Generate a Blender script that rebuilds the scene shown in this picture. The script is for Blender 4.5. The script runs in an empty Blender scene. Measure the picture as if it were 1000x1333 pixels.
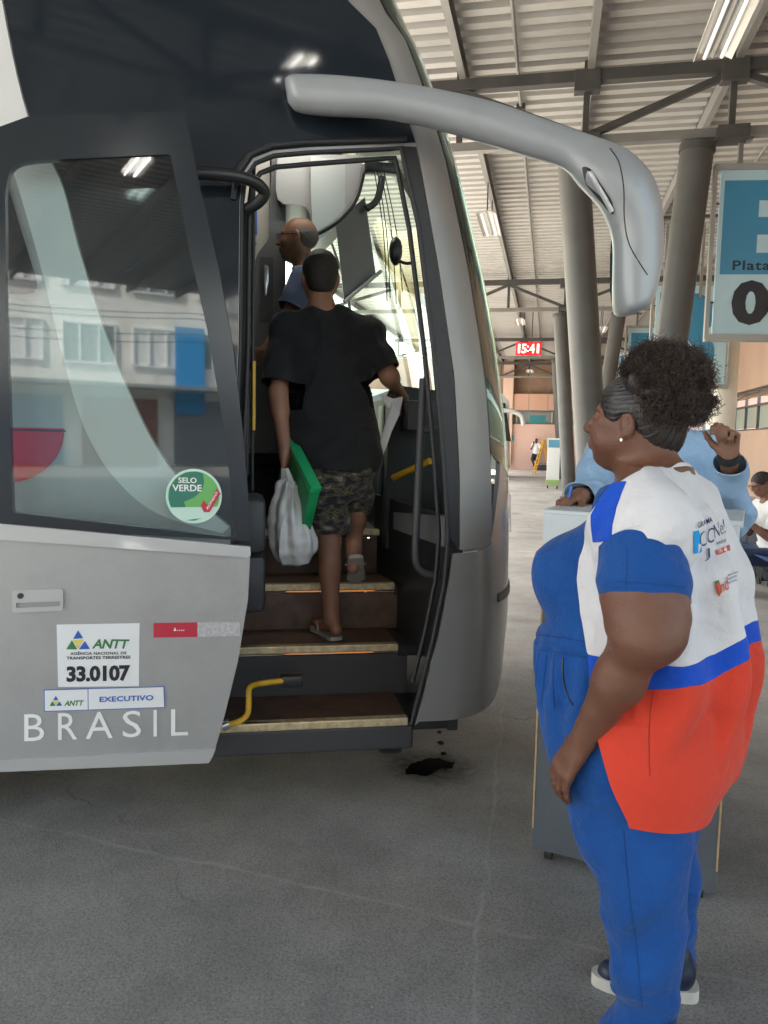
import bpy, bmesh, math, random
import numpy as np
from math import pi, sin, cos, tan, radians, sqrt
from mathutils import Vector, Matrix, Euler
from mathutils.geometry import delaunay_2d_cdt
from mathutils.bvhtree import BVHTree
random.seed(7); np.random.seed(7)
SC = bpy.context.scene
COL = SC.collection
# ------------------------------------------------------------------ camera
FPX = 1001.0
PITCH, ROLL, CH = radians(5.34), 0.021, 1.45
RCAM = Matrix.Rotation(pi/2-PITCH, 3, 'X') @ Matrix.Rotation(ROLL, 3, 'Z')
cd = bpy.data.cameras.new('camera')
cd.sensor_fit = 'VERTICAL'; cd.sensor_height = 36.0; cd.lens = FPX/1333.0*36.0
cd.clip_start = 0.05; cd.clip_end = 600
cam = bpy.data.objects.new('camera', cd); COL.objects.link(cam)
cam.matrix_world = Matrix.Translation((0, 0, CH)) @ RCAM.to_4x4()
SC.camera = cam
# ------------------------------------------------------------------ light
SUN_EL, SUN_AZ = radians(50), radians(-54)      # azimuth measured from +Y towards +X
w = bpy.data.worlds.new('World'); SC.world = w; w.use_nodes = True
nt = w.node_tree; bg = nt.nodes['Background']
sky = nt.nodes.new('ShaderNodeTexSky'); sky.sky_type = 'NISHITA'; sky.sun_disc = False
sky.sun_elevation = SUN_EL; sky.sun_rotation = SUN_AZ
sky.air_density = 1.6; sky.dust_density = 3.0
nt.links.new(sky.outputs[0], bg.inputs[0]); bg.inputs[1].default_value = 0.15
sl = bpy.data.lights.new('sun', 'SUN'); sl.energy = 4.5; sl.angle = radians(0.5); sl.color = (1, .95, .87)
so = bpy.data.objects.new('sun', sl); COL.objects.link(so)
sdir = Vector((sin(SUN_AZ)*cos(SUN_EL), cos(SUN_AZ)*cos(SUN_EL), sin(SUN_EL)))
so.rotation_euler = sdir.to_track_quat('Z', 'Y').to_euler(); so.location = sdir*60
SC.view_settings.view_transform = 'Standard'; SC.view_settings.look = 'None'
SC.view_settings.gamma = 1.0; SC.view_settings.exposure = 2.5
SC.view_settings.use_curve_mapping = False
SC.cycles.max_bounces = 10; SC.cycles.diffuse_bounces = 5; SC.cycles.glossy_bounces = 4
SC.cycles.transparent_max_bounces = 16; SC.cycles.transmission_bounces = 6
SC.cycles.caustics_reflective = False; SC.cycles.caustics_refractive = False
SC.cycles.use_denoising = True; SC.cycles.sample_clamp_indirect = 6.0
# ------------------------------------------------------------------ photo geometry -> metres
CAMP = Vector((0, 0, CH))
def ray(px, py): return RCAM @ Vector(((px-500)/FPX, -(py-666.5)/FPX, -1))
def PY(px, py, Y):
    d = ray(px, py); return CAMP + d*(Y/d.y)
def PZ(px, py, z):
    d = ray(px, py); return CAMP + d*((z-CH)/d.z)
# platform frame: p runs along the platform, q across it
_d = ray(715, 577.5); PA = math.atan2(_d.x, _d.y)
def pl(p, q, z=0.0): return Vector((p*sin(PA)+q*cos(PA), p*cos(PA)-q*sin(PA), z))
PROT = -PA
# bus frame: u forwards, v inwards from the door side
BYAW = radians(9.6)
_o = PZ(430, 940, .32); BO = Vector((_o.x, _o.y, 0))
BM = Matrix.Translation(BO) @ Matrix.Rotation(BYAW, 4, 'Z')
BMI = BM.inverted()
def BP(px, py, v=0.0):
    c = BMI @ CAMP; d = (BMI.to_3x3() @ ray(px, py)); t = (v-c.y)/d.y
    r = c + d*t; return (r.x, r.z)
def BL(pts, v=0.0): return [BP(x, y, v) for x, y in pts]
# ------------------------------------------------------------------ materials
def mat(name, col, rough=.5, metal=0.0, spec=.5, noise=None, bump=None, coat=0.0, emit=None, dirt=None):
    """noise=(scale, amount): small variation of the colour; bump=(scale, strength); dirt=(scale, colour, amount)"""
    m = bpy.data.materials.new(name); m.use_nodes = True
    t = m.node_tree; b = t.nodes['Principled BSDF']
    b.inputs['Base Color'].default_value = (*col, 1); b.inputs['Roughness'].default_value = rough
    b.inputs['Metallic'].default_value = metal; b.inputs['Specular IOR Level'].default_value = spec
    b.inputs['Coat Weight'].default_value = coat; b.inputs['Coat Roughness'].default_value = .08
    L = t.links.new
    tc = t.nodes.new('ShaderNodeTexCoord')
    csock = None
    if noise:
        n = t.nodes.new('ShaderNodeTexNoise'); n.inputs['Scale'].default_value = noise[0]; n.inputs['Detail'].default_value = 6
        L(tc.outputs['Object'], n.inputs['Vector'])
        mr = t.nodes.new('ShaderNodeMapRange'); mr.inputs[1].default_value = .3; mr.inputs[2].default_value = .7
        mr.inputs[3].default_value = 1-noise[1]; mr.inputs[4].default_value = 1+noise[1]
        L(n.outputs[0], mr.inputs[0])
        vm = t.nodes.new('ShaderNodeVectorMath'); vm.operation = 'SCALE'; vm.inputs[0].default_value = col
        L(mr.outputs[0], vm.inputs['Scale']); csock = vm.outputs[0]
    if dirt:
        n = t.nodes.new('ShaderNodeTexNoise'); n.inputs['Scale'].default_value = dirt[0]; n.inputs['Detail'].default_value = 8
        n.inputs['Roughness'].default_value = .65
        L(tc.outputs['Object'], n.inputs['Vector'])
        mr = t.nodes.new('ShaderNodeMapRange'); mr.inputs[1].default_value = .5; mr.inputs[2].default_value = .75
        mr.inputs[3].default_value = 0; mr.inputs[4].default_value = dirt[2]; L(n.outputs[0], mr.inputs[0])
        mx = t.nodes.new('ShaderNodeMix'); mx.data_type = 'RGBA'
        mx.inputs[6].default_value = (*col, 1); mx.inputs[7].default_value = (*dirt[1], 1)
        if csock: L(csock, mx.inputs[6])
        L(mr.outputs[0], mx.inputs[0]); csock = mx.outputs[2]
    if csock: L(csock, b.inputs['Base Color'])
    if bump:
        n = t.nodes.new('ShaderNodeTexNoise'); n.inputs['Scale'].default_value = bump[0]; n.inputs['Detail'].default_value = 5
        L(tc.outputs['Object'], n.inputs['Vector'])
        bp = t.nodes.new('ShaderNodeBump'); bp.inputs['Strength'].default_value = bump[1]; bp.inputs['Distance'].default_value = .01
        L(n.outputs[0], bp.inputs['Height']); L(bp.outputs[0], b.inputs['Normal'])
    if emit:
        b.inputs['Emission Color'].default_value = (*emit[0], 1); b.inputs['Emission Strength'].default_value = emit[1]
    return m
def glass(name, tint, ior=1.5, rough=0.0, refl=1.0):
    """thin pane: fresnel mix of a tinted clear pass and a mirror"""
    m = bpy.data.materials.new(name); m.use_nodes = True; t = m.node_tree
    t.nodes.remove(t.nodes['Principled BSDF']); o = t.nodes['Material Output']
    tr = t.nodes.new('ShaderNodeBsdfTransparent'); tr.inputs[0].default_value = (*tint, 1)
    gl = t.nodes.new('ShaderNodeBsdfGlossy'); gl.inputs[0].default_value = (refl, refl, refl, 1); gl.inputs['Roughness'].default_value = rough
    fr = t.nodes.new('ShaderNodeFresnel'); mx = t.nodes.new('ShaderNodeMixShader'); L = t.links.new
    ge = t.nodes.new('ShaderNodeNewGeometry'); mr = t.nodes.new('ShaderNodeMapRange'); mr.inputs[3].default_value = ior; mr.inputs[4].default_value = 1/ior
    L(ge.outputs['Backfacing'], mr.inputs[0]); L(mr.outputs[0], fr.inputs[0])      # a thin pane mirrors alike from both sides
    L(fr.outputs[0], mx.inputs[0]); L(tr.outputs[0], mx.inputs[1]); L(gl.outputs[0], mx.inputs[2]); L(mx.outputs[0], o.inputs[0])
    return m
M = {}
M['silver'] = mat('silver_paint', (.40, .40, .40), .36, .3, .5, noise=(300, .04), coat=.4, dirt=(3.2, (.29, .28, .265), .5))
M['silver_lt'] = mat('light_silver_paint', (.52, .52, .52), .3, .3, .5, coat=.5)
M['silver_dk'] = mat('grey_bumper_paint', (.29, .287, .285), .36, .3, .5, coat=.6, dirt=(3, (.19, .18, .17), .5))
M['pillar'] = mat('pillar_paint', (.28, .268, .255), .5, .1, .4, coat=.15, noise=(6, .06))
M['white_paint'] = mat('bus_white_paint', (.72, .72, .71), .35, 0, .5, coat=.4, dirt=(2, (.55, .54, .52), .3))
M['red_paint'] = mat('bus_red_paint', (.55, .03, .04), .35, 0, .5, coat=.4)
M['black_glass'] = mat('black_glazing', (.018, .024, .032), .045, 0, .55)
M['frit'] = mat('black_frit', (.020, .026, .033), .16, 0, .5)
M['rubber'] = mat('black_rubber', (.022, .022, .024), .55, 0, .5, noise=(60, .15))
M['black_plastic'] = mat('black_plastic', (.02, .02, .022), .4, 0, .5, bump=(400, .08))
M['dark_plastic'] = mat('dark_grey_plastic', (.045, .046, .05), .5, 0, .5, bump=(350, .12))
M['grey_plastic'] = mat('grey_plastic', (.20, .20, .205), .5, 0, .5, bump=(350, .1))
M['grey_trim'] = mat('grey_interior_trim', (.30, .30, .30), .5, 0, .5, noise=(3, .05))
M['cream_trim'] = mat('cream_trim', (.55, .53, .48), .5)
M['wood_vinyl'] = mat('dark_wood_vinyl', (.115, .066, .045), .45, 0, .5, noise=(14, .35), dirt=(5, (.15, .12, .095), .5))
M['nosing'] = mat('aluminium_nosing', (.62, .51, .32), .42, .55, .5, noise=(40, .25))
M['yellow'] = mat('yellow_paint', (.70, .40, .02), .42, 0, .5, dirt=(25, (.25, .16, .05), .5))
M['chrome'] = mat('worn_metal', (.55, .55, .56), .25, .9, .5)
M['grey_metal'] = mat('grey_metal', (.33, .33, .33), .4, .5, .5)
M['white_sticker'] = mat('white_vinyl', (.80, .81, .82), .4)
M['ink_green'] = mat('green_ink', (.05, .20, .07), .45)
M['ink_blue'] = mat('blue_ink', (.03, .12, .50), .45)
M['ink_yellow'] = mat('yellow_ink', (.75, .62, .15), .45)
M['ink_black'] = mat('black_ink', (.015, .017, .022), .45)
M['ink_white'] = mat('white_ink', (.85, .86, .84), .45)
M['ink_red'] = mat('red_ink', (.52, .03, .06), .35)
M['ink_teal'] = mat('teal_ink', (.03, .25, .2), .45)
M['ink_lime'] = mat('lime_ink', (.15, .45, .12), .45)
M['silver_tape'] = mat('silver_tape', (.55, .55, .56), .3, .3, noise=(90, .2))
M['door_glass'] = glass('door_glass', (.68, .79, .79), 1.75, .02)
M['clear_glass'] = glass('windscreen_glass', (.72, .86, .80), 1.5)
M['lamp_glass'] = glass('lamp_glass', (.92, .93, .95), 1.5)
M['mirror'] = mat('mirror_glass', (.75, .76, .78), .03, 1.0)
M['led_orange'] = mat('orange_step_light', (.3, .1, .02), .5, emit=((1, .32, .06), .12))
M['led_disp'] = mat('orange_display', (.3, .1, .02), .5, emit=((1, .27, .03), 1.2))
# ------------------------------------------------------------------ object helpers
def tag(o, label=None, cat=None, group=None, kind=None):
    if label: o['label'] = label
    if cat: o['category'] = cat
    if group: o['group'] = group
    if kind: o['kind'] = kind
    return o
def empty(name, loc=(0, 0, 0), rz=0.0):
    o = bpy.data.objects.new(name, None); COL.objects.link(o); o.location = loc; o.rotation_euler = (0, 0, rz)
    o.empty_display_size = .2
    return o
def link(name, me, m=None, parent=None, smooth=None):
    if m is not None and not me.materials: me.materials.append(m)
    if smooth is not None and len(me.polygons):
        me.polygons.foreach_set('use_smooth', [True]*len(me.polygons))
        if smooth < 180: me.set_sharp_from_angle(angle=radians(smooth))
    o = bpy.data.objects.new(name, me); COL.objects.link(o)
    if parent is not None: o.parent = parent
    return o
def copy_tree(o, parent=None):
    c = o.copy(); COL.objects.link(c)
    if parent is not None: c.parent = parent
    for ch in o.children: copy_tree(ch, c)
    return c
class MB:
    def __init__(s): s.v = []; s.f = []
    def add(s, vs, fs):
        n = len(s.v); s.v += [tuple(x) for x in vs]; s.f += [tuple(i+n for i in f) for f in fs]; return s
    def box(s, c, d, R=None, bev=0.0):
        x, y, z = d[0]/2, d[1]/2, d[2]/2
        if bev > 0:
            b = bmesh.new(); bmesh.ops.create_cube(b, size=1)
            for q in b.verts: q.co = Vector((q.co.x*d[0], q.co.y*d[1], q.co.z*d[2]))
            bmesh.ops.bevel(b, geom=b.edges[:], offset=min(bev, min(d)*.49), segments=2, profile=.5, affect='EDGES')
            b.verts.index_update(); vs = [q.co.copy() for q in b.verts]; fs = [tuple(q.index for q in f.verts) for f in b.faces]; b.free()
        else:
            vs = [Vector((i, j, k)) for i in (-x, x) for j in (-y, y) for k in (-z, z)]
            fs = [(0, 1, 3, 2), (4, 6, 7, 5), (0, 4, 5, 1), (2, 3, 7, 6), (0, 2, 6, 4), (1, 5, 7, 3)]
        if R is not None: vs = [R @ q for q in vs]
        c = Vector(c); return s.add([q+c for q in vs], fs)
    def tube(s, pts, r, n=10, cap=True, flat=1.0, up=None):
        """round bar along a polyline; r a number or one per point"""
        pts = [Vector(p) for p in pts]; k = len(pts)
        rs = r if hasattr(r, '__len__') else [r]*k
        tans = [(pts[min(i+1, k-1)]-pts[max(i-1, 0)]).normalized() for i in range(k)]
        a = Vector(up) if up else (Vector((0, 0, 1)) if abs(tans[0].z) < .9 else Vector((1, 0, 0)))
        nrm = (a-tans[0]*a.dot(tans[0])).normalized(); vs = []
        for i in range(k):
            nrm = (nrm-tans[i]*nrm.dot(tans[i])).normalized(); bn = tans[i].cross(nrm)
            for j in range(n):
                t = 2*pi*j/n; vs.append(pts[i]+nrm*(cos(t)*rs[i])+bn*(sin(t)*rs[i]*flat))
        fs = [(i*n+j, i*n+(j+1) % n, (i+1)*n+(j+1) % n, (i+1)*n+j) for i in range(k-1) for j in range(n)]
        if cap: fs += [tuple(range(n))[::-1], tuple(range((k-1)*n, k*n))]
        return s.add(vs, fs)
    def loft(s, rings, cap=True, closed=True):
        n = len(rings[0]); k = len(rings); vs = [p for r in rings for p in r]
        m = n if closed else n-1
        fs = [(i*n+j, i*n+(j+1) % n, (i+1)*n+(j+1) % n, (i+1)*n+j) for i in range(k-1) for j in range(m)]
        if cap and closed: fs += [tuple(range(n))[::-1], tuple(range((k-1)*n, k*n))]
        return s.add(vs, fs)
    def prism(s, poly, fn, d0, d1):
        """2-d outline (ccw) extruded between depths d0, d1; fn(a,b,d) -> point"""
        n = len(poly); vs = [fn(a, b, d0) for a, b in poly]+[fn(a, b, d1) for a, b in poly]
        fs = [tuple(range(n)), tuple(range(n, 2*n))[::-1]]+[(i, i+n, (i+1) % n+n, (i+1) % n) for i in range(n)]
        return s.add(vs, fs)
    def beam(s, a, b, w, h, up=(0, 0, 1)):
        a, b = Vector(a), Vector(b); t = (b-a).normalized(); up = Vector(up)
        sd = t.cross(up).normalized(); u2 = sd.cross(t)
        vs = [p+sd*(i*w/2)+u2*(j*h/2) for p in (a, b) for i, j in ((-1, -1), (1, -1), (1, 1), (-1, 1))]
        return s.add(vs, [(0, 3, 2, 1), (4, 5, 6, 7), (0, 1, 5, 4), (1, 2, 6, 5), (2, 3, 7, 6), (3, 0, 4, 7)])
    def mesh(s, name):
        me = bpy.data.meshes.new(name); me.from_pydata([tuple(p) for p in s.v], [], s.f); me.validate()
        b = bmesh.new(); b.from_mesh(me); bmesh.ops.recalc_face_normals(b, faces=b.faces[:]); b.to_mesh(me); b.free()
        return me
    def build(s, name, m, parent=None, smooth=None):
        return link(name, s.mesh(name), m, parent, smooth)
def pt_in(poly, x, y):
    c = np.zeros(len(x), bool); n = len(poly)
    for i in range(n):
        x0, y0 = poly[i]; x1, y1 = poly[(i+1) % n]
        if y0 == y1: continue
        c ^= ((y0 > y) != (y1 > y)) & (x < (x1-x0)*(y-y0)/(y1-y0)+x0)
    return c
def dens(poly, step, closed=True):
    out = []; n = len(poly)
    for i in range(n if closed else n-1):
        a, b = poly[i], poly[(i+1) % n]; L = math.hypot(b[0]-a[0], b[1]-a[1]); k = max(1, int(math.ceil(L/step)))
        out += [(a[0]+(b[0]-a[0])*j/k, a[1]+(b[1]-a[1])*j/k) for j in range(k)]
    if not closed: out.append(tuple(poly[-1]))
    return out
def spl(pts, n=6, closed=False):
    """smooth curve through the points"""
    P = [np.array(p, float) for p in pts]; k = len(P); out = []
    for i in range(k if closed else k-1):
        g = lambda j: P[j % k] if closed else P[min(max(j, 0), k-1)]
        a, b, c, d = g(i-1), g(i), g(i+1), g(i+2)
        for j in range(n):
            t = j/n
            out.append(tuple(.5*((2*b)+(c-a)*t+(2*a-5*b+4*c-d)*t*t+(3*b-a-3*c+d)*t**3)))
    if not closed: out.append(tuple(P[-1]))
    return out
def rnd(poly, r, n=5):
    """round the corners of an outline; r a number or one per corner"""
    out = []; k = len(poly); rs = r if hasattr(r, '__len__') else [r]*k
    for i in range(k):
        p = Vector(poly[i]); a = Vector(poly[i-1])-p; b = Vector(poly[(i+1) % k])-p
        q = min(rs[i], a.length*.49, b.length*.49)
        if q <= 1e-6: out.append(tuple(p)); continue
        s0 = p+a.normalized()*q; s1 = p+b.normalized()*q
        for j in range(n+1):
            t = j/n; out.append(tuple(s0*(1-t)**2+p*2*t*(1-t)+s1*t*t))
    return out
def panel_mesh(name, outline, fn, thick=.004, holes=(), step=.08):
    """sheet with any outline: fn(a, b, depth) puts it in space; depth runs away from the viewer side"""
    loops = [dens(outline, step)]+[dens(h, step) for h in holes]
    P = []; E = []
    for lp in loops:
        n = len(P); P += lp; E += [(n+i, n+(i+1) % len(lp)) for i in range(len(lp))]
    xs = [p[0] for p in loops[0]]; ys = [p[1] for p in loops[0]]
    gx, gy = np.meshgrid(np.arange(min(xs)+step/2, max(xs), step), np.arange(min(ys)+step/2, max(ys), step))
    gx, gy = gx.ravel(), gy.ravel()
    if len(gx):
        ins = pt_in(loops[0], gx, gy)
        for h in loops[1:]: ins &= ~pt_in(h, gx, gy)
        B = np.array(P)
        gx, gy = gx[ins], gy[ins]
        if len(gx):
            dmin = np.sqrt(((gx[:, None]-B[None, :, 0])**2+(gy[:, None]-B[None, :, 1])**2).min(1)); k = dmin > step*.35
            P = P+list(zip(gx[k], gy[k]))
    vs, es, fs, *_ = delaunay_2d_cdt([Vector(p) for p in P], E, [], 0, 1e-6)
    V = np.array([(q.x, q.y) for q in vs]); T = np.array([f for f in fs if len(f) == 3])
    c = V[T].mean(1); ok = pt_in(loops[0], c[:, 0], c[:, 1])
    for h in loops[1:]: ok &= ~pt_in(h, c[:, 0], c[:, 1])
    T = T[ok]; nv = len(V)
    fr = [fn(a, b, 0.0) for a, b in V]; F = [tuple(t) for t in T]
    if thick > 0:
        bk = [fn(a, b, thick) for a, b in V]
        ed = {}
        for t in T:
            for i in range(3): ed[(t[i], t[(i+1) % 3])] = 1
        F2 = [tuple(x+nv for x in t[::-1]) for t in T]
        F3 = [(b, a, a+nv, b+nv) for (a, b) in ed if (b, a) not in ed]
        fr = fr+bk; F = F+F2+F3
    me = bpy.data.meshes.new(name); me.from_pydata([tuple(p) for p in fr], [], [tuple(int(i) for i in f) for f in F]); me.validate()
    b = bmesh.new(); b.from_mesh(me); bmesh.ops.delete(b, geom=[q for q in b.verts if not q.link_faces], context='VERTS')
    bmesh.ops.recalc_face_normals(b, faces=b.faces[:]); b.to_mesh(me); b.free()
    return me
def panel(name, outline, fn, m, parent=None, thick=.004, holes=(), step=.08, smooth=30):
    return link(name, panel_mesh(name, outline, fn, thick, holes, step), m, parent, smooth)
def text_mesh(s, bold=0.0, spacing=1.0, thick=0.0):
    c = bpy.data.curves.new('txt', 'FONT'); c.body = s; c.offset = bold; c.space_character = spacing; c.resolution_u = 3
    o = bpy.data.objects.new('txt', c); COL.objects.link(o)
    bpy.context.view_layer.update()
    me = bpy.data.meshes.new_from_object(o.evaluated_get(bpy.context.evaluated_depsgraph_get()))
    bpy.data.objects.remove(o); bpy.data.curves.remove(c)
    v = np.empty(len(me.vertices)*3); me.vertices.foreach_get('co', v); v = v.reshape(-1, 3)
    lo, hi = v.min(0), v.max(0)
    uv = (v[:, :2]-lo[:2])/np.maximum(hi[:2]-lo[:2], 1e-6)
    fs = [tuple(p.vertices) for p in me.polygons]; bpy.data.meshes.remove(me)
    return uv, fs
def lettering(s, quad, fn, m, parent=None, bold=0.0, spacing=1.0, name='lettering', depth=0.0, slant=0.0):
    """letters stretched into a quad (bl, br, tr, tl) of the surface fn(a,b,depth)"""
    uv, fs = text_mesh(s, bold, spacing)
    bl, br, tr, tl = [np.array(q) for q in quad]
    pts = []
    for a, b in uv:
        a2 = a+slant*b
        p = bl*(1-a2)*(1-b)+br*a2*(1-b)+tr*a2*b+tl*(1-a2)*b; pts.append(fn(p[0], p[1], depth))
    me = bpy.data.meshes.new(name); me.from_pydata([tuple(p) for p in pts], [], fs)
    return link(name, me, m, parent)
# ================================================================== BUS
bus = empty('coach_bus', BO, BYAW)
tag(bus, 'silver and black coach with its front door open, unloading and boarding at the platform', 'bus')
def side(u, z, d): return Vector((u, d+.018*((z-1.5)/1.6)**2, z))
_Jp = sorted([BP(x, y)[::-1] for x, y in ((425, -60), (455, 0), (490, 35), (507, 77), (520, 115), (545, 195), (572, 350), (592, 490), (599, 620), (599, 720), (596, 800), (590, 880), (586, 960))])
_Fp = sorted([BP(x, y, .375)[::-1] for x, y in ((480, -60), (505, 0), (545, 90), (575, 175), (600, 265), (625, 370), (640, 450), (652, 545), (657, 620), (658, 700), (657, 790), (648, 880), (636, 925), (610, 975))])
def J(z): return float(np.interp(z, [p[0] for p in _Jp], [p[1] for p in _Jp]))
def AA(z): return max(.12, (float(np.interp(z, [p[0] for p in _Fp], [p[1] for p in _Fp]))-J(z))/.93)
BW, CB, SCL = 2.55, .55, .8
LF = BW-2*CB; STOT = 2*SCL+LF
def prof(s, z):
    j, a = J(z), AA(z)
    if s > STOT: return (j-(s-STOT), BW)
    m = s > STOT/2; t = STOT-s if m else s
    if t < 0: u, v = j+t, 0.0
    elif t < SCL:
        th = t/SCL*pi/2; u, v = j+a*sin(th), CB*(1-cos(th))
    else:
        k = (t-SCL)/LF; u, v = j+a+.05*sin(pi*min(k, 1))**2, CB+(t-SCL)
    return (u, BW-v if m else v)
def wrap(s, z, d):
    u, v = prof(s, z); u1, v1 = prof(s+.01, z); u0, v0 = prof(s-.01, z)
    n = Vector((-(v1-v0), (u1-u0))).normalized()
    k = .018*((z-1.5)/1.6)**2*(1 if s < 0 else max(0, 1-s/.4))
    return Vector((u+n.x*d, v+n.y*d+k, z))
def S_of(px, py):
    u, z = BP(px, py); return (u-J(z), z)
M['rail_grey'] = mat('powder_coated_grey', (.06, .062, .066), .5)
# --- outlines on the door side
OPEN = BL([(286, 946), (302, 700), (312, 450), (314, 262), (318, 230), (332, 210), (356, 200), (400, 196), (524, 190), (546, 290), (566, 455), (579, 600), (585, 700), (580, 760), (566, 830), (550, 895), (537, 945)])
def grow(poly, d):
    n = len(poly); A = sum(poly[i][0]*poly[(i+1) % n][1]-poly[(i+1) % n][0]*poly[i][1] for i in range(n)); sg = 1 if A > 0 else -1; out = []
    for i in range(n):
        a, b, c = Vector(poly[i-1]), Vector(poly[i]), Vector(poly[(i+1) % n])
        t = ((b-a).normalized()+(c-b).normalized()).normalized(); out.append(tuple(b+Vector((t.y, -t.x))*d*sg))
    return out
ZT = 3.62
GL = BL(spl([(-20, -170), (4, 0), (38, 150), (80, 232), (104, 320), (135, 420), (168, 505), (205, 580), (250, 640), (300, 684)], 5))  # left edge of black glazing
GLZ = [p for p in GL]+BL([(301, 700), (310, 450), (312, 262), (316, 226), (330, 205), (356, 195), (400, 191), (528, 185)])+BL([(541, 185), (520, 118), (507, 77), (490, 35), (455, 0), (410, -60), (330, -150)])
zt = GL[0][1]
ufr = J(2.2)
# silver side sheet: from the tail to the corner start
uJ = [(J(z)-.001, z) for z in np.linspace(.30, 3.5, 24)]
wheel_u = -1.95
arch = [(wheel_u+.56*cos(a), .5+.56*sin(a)) for a in np.linspace(pi, 0, 15)]
sideO = [(-9.5, .28), (wheel_u-.57, .28)]+arch+[(wheel_u+.57, .28)]+[(OPEN[0][0]-.012, .28)]
hole = grow(OPEN, .004)
# side sheet ends at the rear of the opening below, at the corner above it
so_ = sideO+[hole[0]]+[hole[i] for i in range(1, 9)]+[(J(p[1])-.001, p[1]) for p in BL([(543, 190)])]+[(J(z)-.001, z) for z in np.linspace(BP(541, 180)[1], 3.5, 8)]+[(-9.5, 3.5)]
panel('side_panel', so_, side, M['silver'], bus, .02, step=.16)
panel('glazing', GLZ, lambda u, z, d: side(u, z, d-.006), M['black_glass'], bus, .005, step=.12)
# pale swoosh along the glazing edge
SW0 = BL(spl([(-75, -170), (-48, 0), (-22, 110), (12, 205), (52, 340), (84, 470), (112, 560), (150, 622), (205, 668), (290, 694)], 5))
panel('swoosh_band', [(a, b) for a, b in SW0]+[(a-.004, b-.004) for a, b in GL[::-1]], lambda u, z, d: side(u, z, d-.012), M['white_paint'], bus, .01, step=.12)
# rear zone: saloon window, seam and red disc seen through the door glass
wnd = rnd(BL([(-240, 190), (4, 222), (54, 384), (-240, 372)]), [.02, .05, .06, .02])
panel('saloon_window', wnd, lambda u, z, d: side(u, z, d-.007), M['black_glass'], bus, .005, step=.15)
for k in range(3):
    panel('saloon_window', rnd([(-9.3+k*2.2, 1.78), (-7.2+k*2.2, 1.78), (-7.2+k*2.2, 2.75), (-9.3+k*2.2, 2.75)], .06), lambda u, z, d: side(u, z, d-.007), M['black_glass'], bus, .005, step=.3)
cu, cz = BP(8, 556); rr = .20
panel('red_disc', [(cu+rr*cos(a), cz+rr*sin(a)) for a in np.linspace(pi, 2*pi, 24)], lambda u, z, d: side(u, z, d-.003), M['red_paint'], bus, .002, step=.1)
mb = MB(); mb.beam(side(-3, BP(0, 557)[1], -.001), side(BP(86, 561)[0], BP(86, 561)[1], -.001), .006, .006); mb.build('panel_seam', M['rubber'], bus)
# --- corner pillar, bumper, windscreen
zs = BP(590, 717)[1]
pil = [(0.0, z) for z in np.linspace(zs+.004, 3.5, 20)]+[(.235-.02*max(0, (z-2.6)), z) for z in np.linspace(3.5, zs+.004, 20)]
panel('corner_pillar', pil, wrap, M['pillar'], bus, .02, step=.05, smooth=50)
# flat black jamb strip between opening and pillar
jst = [OPEN[i] for i in (8, 9, 10, 11, 12)]
jst = [(a+.003, b) for a, b in jst]+[(J(z)-.003, z) for z in np.linspace(zs+.004, BP(543, 188)[1], 12)]
panel('door_jamb', jst, lambda u, z, d: side(u, z, d+.004), M['rubber'], bus, .03, step=.06)
fr_ = [(.238, z) for z in np.linspace(1.40, 3.45, 16)]+[(.50, z) for z in np.linspace(3.45, 1.30, 16)]
panel('windscreen_frit', rnd(fr_, [.08]+[0]*14+[.02]+[.02]+[0]*14+[.05]), lambda s, z, d: wrap(s, z, d+.002), M['frit'], bus, .004, step=.05, smooth=60)
panel('windscreen_frit', [(.5, 3.2), (STOT-.5, 3.2), (STOT-.5, 3.45), (.5, 3.45)], lambda s, z, d: wrap(s, z, d+.002), M['frit'], bus, .004, step=.1, smooth=60)
panel('windscreen', [(.236, z) for z in np.linspace(1.40, 3.46, 12)]+[(STOT-.084, 3.46), (STOT-.084, 1.40), (STOT-.6, 1.27), (.6, 1.27)], lambda s, z, d: wrap(s, z, d-.006), M['clear_glass'], bus, 0, step=.08, smooth=60)
panel('corner_pillar', [(STOT-a*.18, b) for a, b in pil][::-1], wrap, M['pillar'], bus, .02, step=.1, smooth=50)
lowL = [S_of(x, y) for x, y in ((590, 721), (585, 757), (571, 830), (555, 895), (541, 947))]
low = lowL+[(s, .30+.05*max(0, s)) for s in np.linspace(lowL[-1][0]+.02, SCL, 10)]+[(STOT-SCL, .34), (STOT-.02, .30), (STOT-.02, zs), (STOT-.3, 1.38), (STOT-.7, 1.25), (.7, 1.25), (.34, 1.37), (.22, zs+.02), (.12, zs-.004)]
panel('front_bumper', low, lambda s, z, d: wrap(s, z, d-.004+.05*max(0, .42-z)**1.0*2), M['silver_dk'], bus, .02, step=.05, smooth=50)
panel('headlight', rnd([(.34, 1.08), (.56, 1.05), (.60, 1.19), (.40, 1.25)], .03), lambda s, z, d: wrap(s, z, d-.016), M['lamp_glass'], bus, .03, step=.03, smooth=50)
panel('headlight', rnd([(STOT-.40, 1.16), (STOT-.46, 1.34), (STOT-.70, 1.26), (STOT-.66, 1.12)], .03), lambda s, z, d: wrap(s, z, d-.03), M['lamp_glass'], bus, .03, step=.03, smooth=50)
panel('bumper_crease', [(.30, .78), (SCL, .80), (SCL, .83), (.30, .815)], lambda s, z, d: wrap(s, z, d-.012), M['black_plastic'], bus, .012, step=.05)
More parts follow.
